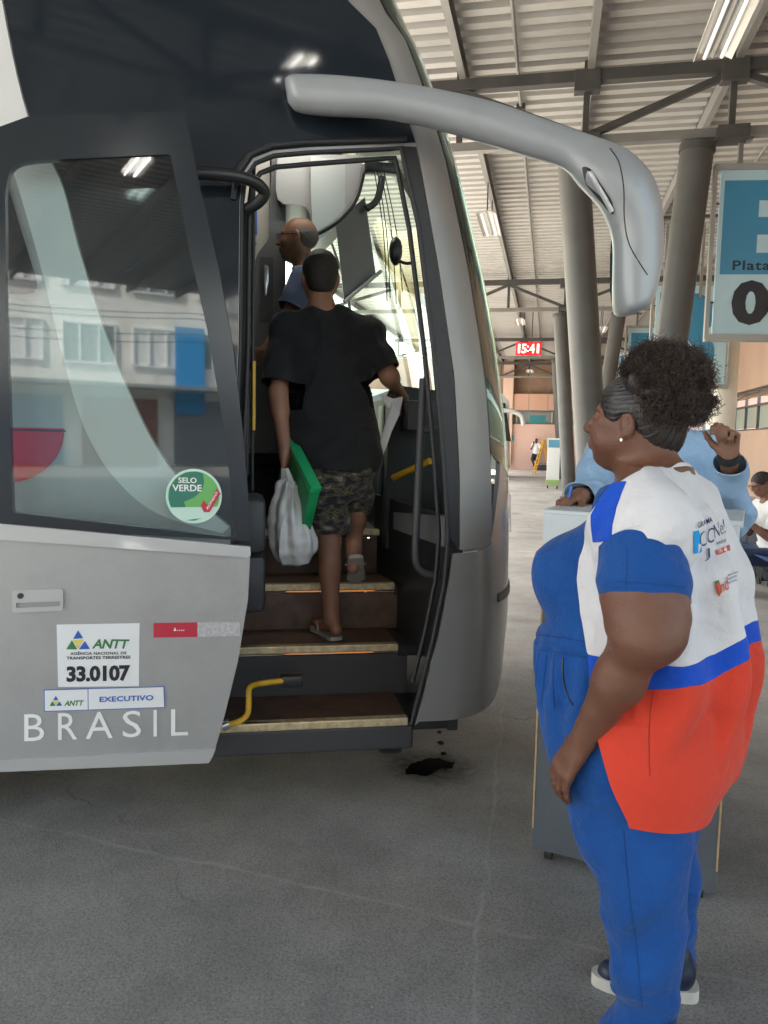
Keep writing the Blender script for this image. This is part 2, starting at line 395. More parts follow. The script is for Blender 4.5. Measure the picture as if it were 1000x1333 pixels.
# --- the rest of the shell: far side, roof, tail, floor pan
fsd = [(-9.5, .28), (J(.4), .28)]+[(J(z)-.001, z) for z in np.linspace(.4, 3.5, 12)]+[(-9.5, 3.5)]
dwin = rnd([(-.12, 1.45), (.50, 1.40), (.47, 2.0), (.36, 2.6), (.24, 3.05), (-.12, 3.05)], .05)
panel('far_side_panel', fsd, lambda u, z, d: Vector((u, BW-d, z)), M['silver'], bus, .02, holes=[dwin], step=.3)
panel('driver_window', dwin, lambda u, z, d: Vector((u, BW-.01, z)), M['clear_glass'], bus, 0, step=.3)
mb = MB(); rings = []
for u in (-9.5, -1, J(3.5)-.05):
    rings.append([Vector((u, .018+(BW-.036)*t, 3.5+.13*sin(pi*t)**.6*(1 if u < .2 else .25))) for t in np.linspace(0, 1, 15)]+[Vector((u, BW-.02, 3.46)), Vector((u, .02, 3.46))])
mb.loft(rings); mb.build('roof', M['white_paint'], bus, 40)
mb = MB(); mb.box((-9.5, BW/2, 1.9), (.06, BW-.04, 3.24), bev=.02); mb.build('tail_panel', M['silver'], bus)
mb = MB(); mb.box((-5.2, BW/2, .42), (8.5, BW-.1, .2)); mb.build('floor_pan', M['black_plastic'], bus)
for k, v in enumerate((.16, BW-.16)):
    t = MB(); R = Matrix.Rotation(pi/2, 3, 'X')
    prof_ = [(.28, -.13), (.46, -.14), (.5, -.1), (.5, .1), (.46, .14), (.28, .13)]
    t.loft([[Vector((wheel_u+r*cos(a), v+q, .5+r*sin(a))) for r, q in prof_] for a in np.linspace(0, 2*pi, 33)], cap=False)
    tyre = t.build('tyre', M['rubber'], bus, 50)
    h = MB(); h.loft([[Vector((wheel_u+r*cos(a), v+q, .5+r*sin(a))) for a in np.linspace(0, 2*pi, 25)[:-1]] for r, q in ((.29, -.12), (.24, -.05), (.1, -.04), (.09, -.1), (.01, -.1))], cap=True)
    h.build('wheel_rim', M['grey_metal'], tyre, 40)
# --- door frame seals (rubber tubes round the opening)
mb = MB(); pts = [side(a, b, .012) for a, b in dens(OPEN, .05)]
mb.tube(pts[: -1], .011, 8); mb.build('door_seal', M['rubber'], bus, 60)
g2 = grow(OPEN, -.03); mb = MB(); mb.tube([side(a, b, .05) for a, b in dens(g2[1:16], .05, False)], .010, 8); mb.build('door_seal', M['rubber'], bus, 60)
g3 = grow(OPEN, .028); mb = MB(); mb.tube([side(a, b, -.01) for a, b in dens(g3[3:9], .05, False)], .012, 8); mb.build('door_seal', M['rubber'], bus, 60)
# --- stairwell
UL, UR = -.47, .305
sv = [.02, .35, .68, 1.02]; sy = [(430, 940), (430, 842), (430, 762), (430, 691)]
sz = [BP(x, y, v)[1] for (x, y), v in zip(sy, sv)]
sv.append(1.75); sz.append(sz[-1]+.01)
UR_ = [BP(531, 937, sv[0])[0], BP(518, 840, sv[1])[0], BP(514, 762, sv[2])[0], BP(512, 691, sv[3])[0]]
for k in range(4):
    r = UR_[k]; c = (UL+r)/2; W_ = r-UL
    mb = MB(); mb.box((c, (sv[k]+sv[k+1])/2+.02, sz[k]-.02), (W_, sv[k+1]-sv[k]-.01, .035)); mb.build('stair_tread', M['wood_vinyl'], bus)
    mb = MB(); mb.box((c, sv[k]+.012, sz[k]-.008), (W_, .045, .034), bev=.005); mb.build('step_nosing', M['nosing'], bus)
    if k:
        mb = MB(); mb.box((c, sv[k]+.035, (sz[k]+sz[k-1])/2-.03), (W_+.1, .02, sz[k]-sz[k-1]-.03)); mb.build('stair_riser', M['dark_plastic'] if k == 1 else M['wood_vinyl'], bus)
    if k in (1, 2):
        a, b = BP(372, 842, sv[k])[0], BP(487, 842, sv[k])[0]
        mb = MB(); mb.box(((a+b)/2, sv[k]+.016, sz[k]-.031), (b-a, .008, .005)); mb.build('step_light', M['led_orange'], bus)
    for e in range(1):
        mb = MB(); mb.box(((r+.50)/2, sv[k]+.18, sz[k]-.03), (.50-r, .33, .05), bev=.006); mb.build('step_end', M['black_plastic'], bus)
mb = MB(); mb.box(((UL+UR)/2-.02, .03, sz[0]-.075), (UR-UL+.12, .03, .10), bev=.01); mb.build('sill', M['dark_plastic'], bus)
mb = MB(); mb.box(((UL+UR)/2, .60, .24), (UR-UL, 1.0, .02)); mb.build('stairwell_pan', M['black_plastic'], bus)
# side walls of the stairwell
mb = MB(); mb.prism([(.03, sz[0]-.06), (1.1, sz[0]-.06), (1.1, 1.16), (.03, 1.13)], lambda a, b, d: Vector((.50-.15*a+d, a, b)), .0, .04); mb.build('stairwell_wall', M['rubber'], bus)
mb = MB(); mb.box((UL-.03, .62, 1.35), (.03, 1.2, 2.2)); mb.build('stairwell_wall', M['dark_plastic'], bus)
# grey trim band on the front wall of the well
a0 = BP(512, 668, .55); a1 = BP(575, 674, .1)
mb = MB(); mb.prism([(.1, BP(575, 712, .1)[1]), (.75, BP(512, 690, .7)[1]), (.75, BP(512, 668, .7)[1]), (.1, BP(575, 672, .1)[1])], lambda a, b, d: Vector((.50-.15*a+d, a, b)), -.012, .02); mb.build('wall_trim', M['grey_plastic'], bus)
def bb(name, x0, y0, x1, y1, v0, v1, m, bev=.01, parent=bus):
    a = BP(x0, y1, v0); b = BP(x1, y0, v0)
    q = MB(); q.box(((a[0]+b[0])/2, (v0+v1)/2, (a[1]+b[1])/2), (b[0]-a[0], v1-v0, b[1]-a[1]), bev=bev)
    return q.build(name, m, parent, 40)
# dashboard
zd = BP(545, 497, .55)[1]
mb = MB(); dsh = [(UR+.05, .9), (.66, .9), (.70, zd-.15), (.64, zd-.02), (UR+.12, zd), (UR+.05, zd-.06)]
mb.prism(dsh, lambda a, b, d: Vector((a, d, b)), .85, BW-.1); mb.build('dashboard', M['rubber'], bus, 40)
bb('dash_console', 497, 528, 562, 690, .95, 1.15, M['dark_plastic'])
bb('dash_console', 530, 522, 572, 560, .60, .80, M['dark_plastic'])
dd = bb('display', 526, 556, 540, 568, .93, .95, M['led_disp'], 0)
a = BP(512, 622, .80); b = BP(560, 600, .60)
mb = MB(); mb.tube([(a[0], .80, a[1]), (b[0], .60, b[1])], .017, 8); mb.build('orange_reflection_bar', M['yellow'], bus, 60)  # orange reflection on a handle edge, built as a painted tube
# grab rail on the front side
def rail(name, pxs, v, r, m, n=8, parent=bus, vs=None):
    pts = []
    for i, (x, y) in enumerate(pxs):
        vv = vs[i] if vs else v; q = BP(x, y, vv); pts.append((q[0], vv, q[1]))
    q = MB(); q.tube([tuple(p) for p in spl(pts, n)], r, 12); return q.build(name, m, parent, 60)
rail('grab_rail', [(552, 494), (551, 500), (547, 580), (543, 660), (541, 720), (545, 738), (556, 747), (572, 748)], .16, .017, M['rail_grey'], 4)
rail('grab_rail', [(549, 560), (560, 559), (574, 561)], .16, .015, M['rail_grey'], 3)
bb('rail_strip', 542, 555, 544, 700, .2, .21, M['yellow'], 0)
# upper left grab rail and door arm
rail('door_arm', [(236, 226), (275, 226), (310, 230), (333, 238), (344, 250), (338, 262), (322, 272)], -.05, .022, M['black_plastic'], 5, vs=[-.10, -.10, -.08, -.05, -.02, 0, .03])
rail('door_arm', [(292, 944), (310, 940), (322, 930), (324, 912), (325, 896), (338, 890), (368, 886)], .0, .0115, M['yellow'], 5, vs=[-.09, -.08, -.06, -.05, -.03, .02, .05])
rail('arm_end', [(290, 945), (299, 942)], -.09, .02, M['chrome'], 2)
bb('arm_bracket', 365, 880, 395, 897, .04, .10, M['black_plastic'])
# tall rails left of the stairs
bb('partition_post', 312, 265, 326, 620, .14, .22, M['black_plastic'])
bb('partition_post', 326, 215, 333, 640, .3, .34, M['rubber'])
bb('rail_strip', 329, 470, 333, 560, .27, .28, M['yellow'], 0)
# left lower dark console beside the steps
bb('side_console', 300, 650, 346, 722, .12, .5, M['dark_plastic'], .03)
bb('side_console', 300, 724, 346, 800, .14, .5, M['dark_plastic'], .03)
# white decorated panel, partition door with handle
wp = bb('white_panel', 316, 205, 352, 590, 1.62, 1.65, M['cream_trim'])
bb('decor_patch', 320, 265, 335, 305, 1.60, 1.615, M['ink_blue'], .02)
q0, q1 = BP(320, 296, 1.6), BP(333, 318, 1.6)
mb = MB(); mb.beam((q0[0], 1.605, q0[1]), (q1[0], 1.605, q1[1]), .012, .02, (0, 1, 0)); mb.build('decor_stripe', M['ink_teal'], bus)
pd = panel('partition_door', rnd(BL([(331, 590), (331, 335), (350, 312), (354, 200), (372, 200), (372, 590)], 1.5), [.02, .1, .03, 0, 0, 0]), lambda u, z, d: Vector((u, 1.5+d, z)), mat('partition_grey', (.10, .105, .11), .5, bump=(300, .1)), bus, .03, step=.2)
bb('door_pull', 343, 345, 350, 385, 1.47, 1.492, M['chrome'], .008)
bb('latch_plate', 338, 335, 356, 420, 1.493, 1.499, M['dark_plastic'], 0)
# overhead lockers and blind at the front
rings = []
for v in (1.45, 1.6, 2.0, BW-.05):
    k = BL(spl([(362, 203), (362, 262), (398, 272), (412, 306), (440, 290), (462, 258), (473, 205)], 4), 1.5)
    rings.append([Vector((a+(v-1.5)*.05, v, b+(v-1.5)*.12)) for a, b in k])
mb = MB(); mb.loft(rings); mb.build('overhead_locker', M['grey_trim'], bus, 50)
k = BL(spl([(404, 203), (410, 306), (442, 288), (464, 258), (474, 205)], 4), 1.40)
panel('locker_lid', k, lambda u, z, d: Vector((u, 1.40+d+.25*(u-k[0][0]), z)), mat('locker_lid_paint', (.42, .42, .41), .35, .1), bus, .03, step=.1)
rail('locker_trim', [(414, 304), (442, 286), (464, 258), (475, 215)], 1.42, .014, M['black_plastic'], 5)
bl = BL([(437, 290), (478, 250), (494, 352), (449, 392)], 1.5)
panel('sun_blind', bl, lambda u, z, d: Vector((u, 1.5+d+.5*(u-bl[0][0]), z)), mat('blind_fabric', (.16, .16, .18), .28, .1), bus, .006, step=.1)
rail('blind_bar', [(448, 393), (496, 353)], 1.5, .011, M['grey_metal'], 2, vs=[1.5, 1.58])
for x0, x1, y1 in ((486, 508, 392), (490, 512, 388), (494, 520, 396), (498, 528, 380)):
    rail('blind_cord', [(x0, 215), (x0+(x1-x0)*.6, 300), (x1-4, y1)], 1.2, .0028, M['rubber'], 3)
bb('blind_roller', 475, 212, 520, 222, 1.25, 1.32, M['black_plastic'])
rail('wiper_arm', [(477, 272), (492, 258), (500, 215)], 1.55, .02, M['black_plastic'], 4)
# inside mirror near the pillar
mq = BP(516, 326, .75)
mb = MB(); mb.loft([[Vector((mq[0]+r*cos(t)*.55, .75+d, mq[1]+r*sin(t)*1.15)) for t in np.linspace(0, 2*pi, 17)[:-1]] for r, d in ((.03, -.02), (.055, 0), (.06, .02), (.03, .05))]); mb.build('driver_mirror', M['black_plastic'], bus, 60)
rail('driver_mirror_arm', [(520, 340), (530, 343), (541, 341)], .72, .008, M['black_plastic'], 3)
# inside trims of the pillar, cab wall and ceiling
mb = MB(); mb.box((-.65, BW/2, 3.2), (1.5, BW-.1, .04)); mb.build('cab_ceiling', M['grey_trim'], bus)
mb = MB(); mb.box((-4.9, BW/2, 1.1), (8.0, BW-.2, .05)); mb.build('saloon_floor', M['dark_plastic'], bus)
mb = MB(); mb.box((-.05, 1.95, sz[3]-.03), (1.3, 1.15, .04)); mb.build('cab_floor', M['dark_plastic'], bus)
mb = MB(); mb.box((-.98, 1.35, 2.1), (.04, 2.3, 2.0)); mb.build('saloon_partition', M['grey_trim'], bus)
ds = MB(); ds.box((-.25, 1.95, 1.35), (.5, .5, .14), bev=.05); ds.box((-.5, 1.95, 1.8), (.14, .48, .85), bev=.06); ds.box((-.25, 1.95, 1.12), (.3, .3, .35), bev=.03)
ds.build('driver_seat', mat('seat_cloth', (.05, .05, .07), .85, bump=(200, .2)), bus, 40)
bb('pillar_cover', 500, 250, 545, 470, .32, .36, M['black_plastic']) if False else None
# --- glowing strip added under the cab ceiling to brighten the dim interior
mb = MB(); mb.box((-.1, 1.2, 3.17), (.5, .08, .02)); mb.build('cab_fill', mat('cab_fill_glow', (.8, .8, .75), .5, emit=((1, .95, .85), 6.0)), bus)
# ================================================================== DOOR (leaf swung out in front of the side)
DV = -.165
def dfn(u, z, d): return Vector((u, DV+d, z))
D = lambda pts: BL(pts, DV)
OUT = D([(-34, 1004)]+[(-34, 240), (-28, 196), (-8, 168), (36, 152), (120, 148), (240, 145), (262, 250), (285, 350), (303, 450), (316, 560), (324, 640), (326, 712), (323, 780), (310, 860), (293, 930), (276, 986)])
belt = D([(-34, 676), (326, 712)])
up = D([(-34, 684), (-34, 240), (-28, 196), (-8, 168), (36, 152), (120, 148), (240, 145), (262, 250), (285, 350), (303, 450), (316, 560), (323, 640), (325.5, 704)])
clr = rnd(D([(17, 667), (9, 400), (7, 250), (14, 215), (50, 209), (222, 201), (248, 330), (270, 430), (292, 560), (308, 700)]), [.01, 0, .03, .05, .03, .01, 0, 0, 0, .01])
dlow = D([(-34, 690), (326, 718), (323, 780), (310, 860), (293, 930), (280, 976), (-34, 991)])
door = panel('front_door', dlow[::-1], dfn, M['silver'], bus, .045, step=.06)
panel('door_frame', up[::-1], lambda u, z, d: dfn(u, z, d-.002), M['frit'], door, .03, holes=[clr], step=.06)
panel('door_pane', clr, lambda u, z, d: dfn(u, z, d+.006), M['door_glass'], door, 0, step=.15)
bp_ = D([(-34, 678), (326, 711), (326.5, 722), (322, 725), (-34, 699)])
panel('belt_moulding', bp_[::-1], lambda u, z, d: dfn(u, z, d-.016), M['silver_lt'], door, .03, step=.08)
br_ = D([(-34, 990), (281, 974), (277, 984), (272, 992), (-34, 1005)])
panel('bottom_rail', br_[::-1], lambda u, z, d: dfn(u, z, d-.010), M['silver_lt'], door, .05, step=.08)
# handle
h0 = D([(17, 797), (83, 794), (83, 766), (17, 768)])
panel('door_handle', rnd(h0, .012), lambda u, z, d: dfn(u, z, d-.010), M['silver_lt'], door, .012, holes=[rnd(D([(22, 791), (79, 788), (79, 782), (22, 784)]), .004)], step=.03)
panel('handle_recess', rnd(D([(20, 793), (81, 790), (81, 780), (20, 782)]), .004), lambda u, z, d: dfn(u, z, d-.0008), M['grey_metal'], door, 0, step=.05)
lk = D([(28, 775)])[0]; mb = MB(); mb.tube([(lk[0], DV-.009, lk[1]), (lk[0], DV-.014, lk[1])], .010, 14); mb.build('door_lock', M['rubber'], door, 40)
# --- stickers and lettering
st = lambda d: (lambda u, z, dd=0: dfn(u, z, -d-dd))
panel('registration_sticker', D([(76, 894), (181, 893), (182, 811), (74, 813)]), lambda u, z, d: dfn(u, z, d-.002), M['white_sticker'], door, .001, step=.2)
def tri(pts, m, par, d, nm='logo_triangle', pd=D, fn=dfn):
    me = bpy.data.meshes.new(nm); me.from_pydata([tuple(fn(a, b, -d)) for a, b in pd(pts)], [], [tuple(range(len(pts)))]); return link(nm, me, m, par)
def logo(x, y, s):
    g = lambda pts: [(x+a*s, y+b*s) for a, b in pts]
    tri(g([(15.5, 0), (9, 11.5), (22, 10.5)]), M['ink_blue'], door, .0035)
    tri(g([(0, 25), (14.5, 25), (7.5, 13)]), M['ink_green'], door, .0035)
    tri(g([(16.5, 25), (31, 24.5), (24.5, 14)]), M['ink_blue'], door, .0035)
    tri(g([(9, 13), (15.5, 24), (23, 12)]), M['ink_yellow'], door, .0035)
logo(86.5, 820, 1.0)
T = lambda s, q, m, b=0.0, sp=1.0, sl=0.0: lettering(s, D(q), dfn, m, door, b, sp, depth=-.0035, slant=sl)
T('ANTT', [(120, 844), (166, 844), (166, 832), (120, 831.5)], M['ink_green'], .03, .95, .07)
T('AGÊNCIA NACIONAL DE', [(92, 852.5), (165, 851.5), (165, 847), (92, 847.5)], M['ink_black'], .03, 1.1)
T('TRANSPORTES TERRESTRES', [(87, 858.5), (170, 857), (170, 853), (87, 854.5)], M['ink_black'], .03, 1.05)
T('33.0107', [(87, 888), (170, 886), (170, 865), (87, 867)], M['ink_black'], .045, .95)
panel('class_sticker', D([(58, 926), (215, 921), (214, 893), (57.5, 897.5)]), lambda u, z, d: dfn(u, z, d-.0032), M['ink_blue'], door, .001, step=.2)
panel('class_sticker', D([(59, 925), (114.7, 923.3), (114.5, 896.8), (58.6, 898.5)]), lambda u, z, d: dfn(u, z, d-.0040), M['white_sticker'], door, .0005, step=.2)
panel('class_sticker', D([(115.7, 923.2), (214, 920), (213, 894), (115.5, 896.7)]), lambda u, z, d: dfn(u, z, d-.0040), M['white_sticker'], door, .0005, step=.2)
def logo2(x, y, s):
    g = lambda pts: [(x+a*s, y+b*s) for a, b in pts]
    for p_, m_ in (([(15.5, 0), (9, 11.5), (22, 10.5)], 'ink_blue'), ([(0, 25), (14.5, 25), (7.5, 13)], 'ink_green'), ([(16.5, 25), (31, 24.5), (24.5, 14)], 'ink_blue'), ([(9, 13), (15.5, 24), (23, 12)], 'ink_yellow')):
        tri(g(p_), M[m_], door, .0052)
logo2(65, 905, .53)
T2 = lambda s, q, m, b=0.0, sp=1.0, sl=0.0: lettering(s, D(q), dfn, m, door, b, sp, depth=-.0052, slant=sl)
T2('ANTT', [(84, 918.5), (108, 917.8), (108, 911), (84, 911.5)], M['ink_green'], .03, .95, .07)
T2('EXECUTIVO', [(130, 913.5), (200, 911), (200, 904), (130, 906.5)], M['ink_blue'], .03, 1.05)
for i, (ch, x0, x1) in enumerate((('B', 32, 58), ('R', 76, 101), ('A', 112, 147), ('S', 160, 184), ('I', 200, 204.5), ('L', 223, 245))):
    b_ = 964.5-(x0-32)*.037; t_ = 929.5-(x0-32)*.034
    T(ch, [(x0, b_), (x1, b_-(x1-x0)*.037), (x1, t_-(x1-x0)*.034), (x0, t_)], M['ink_white'], .0)
panel('reflective_tape', D([(200, 830), (257, 829), (257, 810), (200, 811)]), lambda u, z, d: dfn(u, z, d-.002), M['ink_red'], door, .001, step=.2)
panel('reflective_tape', D([(257.3, 829), (313, 827.5), (312, 810), (257.3, 810)]), lambda u, z, d: dfn(u, z, d-.002), M['silver_tape'], door, .001, step=.2)
tri([(226, 821), (230, 821), (228, 816)], M['ink_white'], door, .0035, 'tape_mark'); T('- - - -', [(231, 821), (240, 821), (240, 819.5), (231, 819.5)], M['ink_white'], .03)
# round green seal on the pane
sc = D([(252.5, 646)])[0]; SR = .098
GV = .003
def sf(u, z, d): return dfn(u, z, GV-d)
def disc(r, m, d, a0=0, a1=2*pi, nm='seal_sticker'):
    pts = [(sc[0]+r*cos(a), sc[1]+r*sin(a)) for a in np.linspace(a0, a1, 40)]
    me = bpy.data.meshes.new(nm); me.from_pydata([tuple(sf(a, b, d)) for a, b in pts], [], [tuple(range(len(pts)))]); return link(nm, me, m, door)
disc(SR, mat('pale_green_vinyl', (.55, .75, .66), .4), 0)
disc(SR*.91, M['ink_lime'], .001, pi+.42, 2*pi+pi-.42) if False else None
def chord(r, m, d, f, nm='seal_sticker'):
    pts = [(sc[0]+r*cos(a), sc[1]+r*sin(a)) for a in np.linspace(0, 2*pi, 60)]; pts = [p for p in pts if f((p[0]-sc[0])/SR, (p[1]-sc[1])/SR)]
    me = bpy.data.meshes.new(nm); me.from_pydata([tuple(sf(a, b, d)) for a, b in pts], [], [tuple(range(len(pts)))]); return link(nm, me, m, door)
chord(SR*.91, M['ink_lime'], .001, lambda a, b: b > -.45)
pts = [(-.30+.0, -.40), (-.82, -.40), (-.9, -.1), (-.86, .3), (-.65, .63), (-.3, .86), (0.1, .9), (.32, .84), (.36, .5), (.28, .2), (.0, -.05), (-.35, -.2)]
me = bpy.data.meshes.new('seal_sticker'); me.from_pydata([tuple(sf(sc[0]+a*SR, sc[1]+b*SR, .002)) for a, b in pts[::-1]], [], [tuple(range(len(pts)))]); link('seal_sticker', me, mat('seal_dark_green', (.03, .19, .13), .4), door)
qq = lambda a0, b0, a1, b1: [(sc[0]+a0*SR, sc[1]+b0*SR), (sc[0]+a1*SR, sc[1]+b0*SR), (sc[0]+a1*SR, sc[1]+b1*SR), (sc[0]+a0*SR, sc[1]+b1*SR)]
lettering('SELO', qq(-.55, .48, .1, .68), sf, M['ink_white'], door, .02, depth=.003)
lettering('VERDE', qq(-.76, .18, .28, .42), sf, M['ink_white'], door, .02, depth=.003)
mb = MB(); rr_ = [(.24, -.34), (.36, -.58), (.56, -.58), (.95, .1), (.82, .3), (.5, -.33), (.34, -.14)]
me = bpy.data.meshes.new('seal_mark'); me.from_pydata([tuple(sf(sc[0]+a*SR, sc[1]+b*SR, .003)) for a, b in rr_], [], [tuple(range(len(rr_)))]); link('seal_mark', me, M['ink_red'], door)
c0 = [(.50, -.50), (.86, .12), (.80, .2), (.44, -.42)]
lettering('RONDO', [(sc[0]+a*SR, sc[1]+b*SR) for a, b in c0], sf, M['ink_white'], door, .02, depth=.0035)
lettering('. ... .. 2016', qq(-.35, -.62, .15, -.52), sf, M['ink_black'], door, .02, depth=.002) if False else None
panel('seal_mark', [(sc[0]+a*SR, sc[1]+b*SR) for a, b in ((-.3, -.88), (.0, -.9), (.3, -.8), (.0, -.84))], lambda u, z, d: sf(u, z, .002), M['ink_green'], door, 0, step=.2)
# ================================================================== MIRROR ARM
prs = [((371, 103), (376, 138)), ((378, 101), (386, 150)), ((392, 100), (402, 156)), ((430, 101), (440, 160)), ((490, 107), (496, 162)), ((560, 118), (556, 173)), ((640, 136), (630, 195)), ((705, 158), (688, 213)), ((760, 177), (730, 226)), ((806, 197), (757, 240)), ((838, 226), (783, 268)), ((853, 262), (797, 298)), ((857, 305), (801, 320)), ((855, 345), (801, 350)), ((848, 380), (801, 380)), ((838, 400), (803, 402)), ((822, 410), (806, 410))]
def vmir(x): return -.06-.30*min(1, max(0, (x-372)/440))
rings = []
for i, (a, b) in enumerate(prs):
    xm = (a[0]+b[0])/2; vm_ = vmir(xm); A = Vector(BP(*a, vm_)); B = Vector(BP(*b, vm_)); c = (A+B)/2; h = (A-B)/2
    th = .055 if i < 9 else .085
    if i < 9: B = B+(A-B)*.16; c = (A+B)/2; h = (A-B)/2
    if i in (0, len(prs)-1): th *= .5
    ring = []
    for t in np.linspace(0, 2*pi, 21)[:-1]:
        e = lambda x, p: math.copysign(abs(x)**p, x)
        q = c+h*e(cos(t), .7); ring.append(Vector((q.x, vm_+th*e(sin(t), .42)*(1-.5*max(0, -cos(t))**2-.15*max(0, cos(t))), q.y)))
    rings.append(ring)
mb = MB()
R2 = []
for i in range(len(rings)-1):
    for k in range(3):
        t = k/3
        g = lambda j: rings[min(max(j, 0), len(rings)-1)]
        R2.append([.5*((2*b_)+(c_-a_)*t+(2*a_-5*b_+4*c_-d_)*t*t+(3*b_-a_-3*c_+d_)*t**3) for a_, b_, c_, d_ in zip(g(i-1), g(i), g(i+1), g(i+2))])
R2.append(rings[-1])
mb.loft(R2); marm = mb.build('mirror_arm', mat('mirror_arm_paint', (.33, .345, .36), .42, .12, coat=.25, dirt=(5, (.25, .25, .25), .4)), bus, 60)
BV = BVHTree.FromPolygons([v.co for v in marm.data.vertices], [p.vertices for p in marm.data.polygons])
camb = BMI @ CAMP
def onarm(x, y, off=.002):
    d = (BMI.to_3x3() @ ray(x, y)).normalized(); h = BV.ray_cast(camb, d)
    return h[0]-d*off if h[0] else None
def arm_line(name, pxs, r, m, off=0):
    pts = [onarm(x, y, off) for x, y in spl(pxs, 6)]; pts = [p for p in pts if p]
    q = MB(); q.tube(pts, r, 6); return q.build(name, m, marm, 60)
arm_line('housing_seam', [(794, 193), (806, 212), (812, 245), (813, 285), (820, 320), (843, 358)], .0022, M['rubber'])
sl_ = [onarm(x, y, .003) for x, y in rnd([(757, 216), (768, 218), (797, 262), (799, 281), (790, 274), (762, 240)], 6)]
if all(sl_):
    me = bpy.data.meshes.new('housing_slot'); me.from_pydata([tuple(p) for p in sl_], [], [tuple(range(len(sl_)))]); link('housing_slot', me, M['black_plastic'], marm)
arm_line('slot_bar', [(768, 224), (778, 242), (790, 262), (797, 276)], .009, M['silver_lt'], .006)
mv = vmir(800)
g_ = BL([(806, 305), (804, 325), (804, 375), (807, 398)], mv)
mb = MB(); mb.prism([(a, b) for a, b in g_]+[(g_[3][0]+.015, g_[3][1]), (g_[0][0]+.015, g_[0][1])], lambda a, b, d: Vector((a, mv+d, b)), -.01, .06); mb.build('mirror_glass', M['mirror'], marm)
# bracket tying the arm to the roof corner
q = BP(430, 132, -.03); mb = MB(); mb.box((q[0]+.03, -.015, q[1]), (.18, .10, .09), bev=.03); mb.build('arm_bracket', M['black_plastic'], bus, 40)
# interior light seen through the black glazing
for x0, y0, x1, y1 in ((126, 64, 171, 76),):
    pass
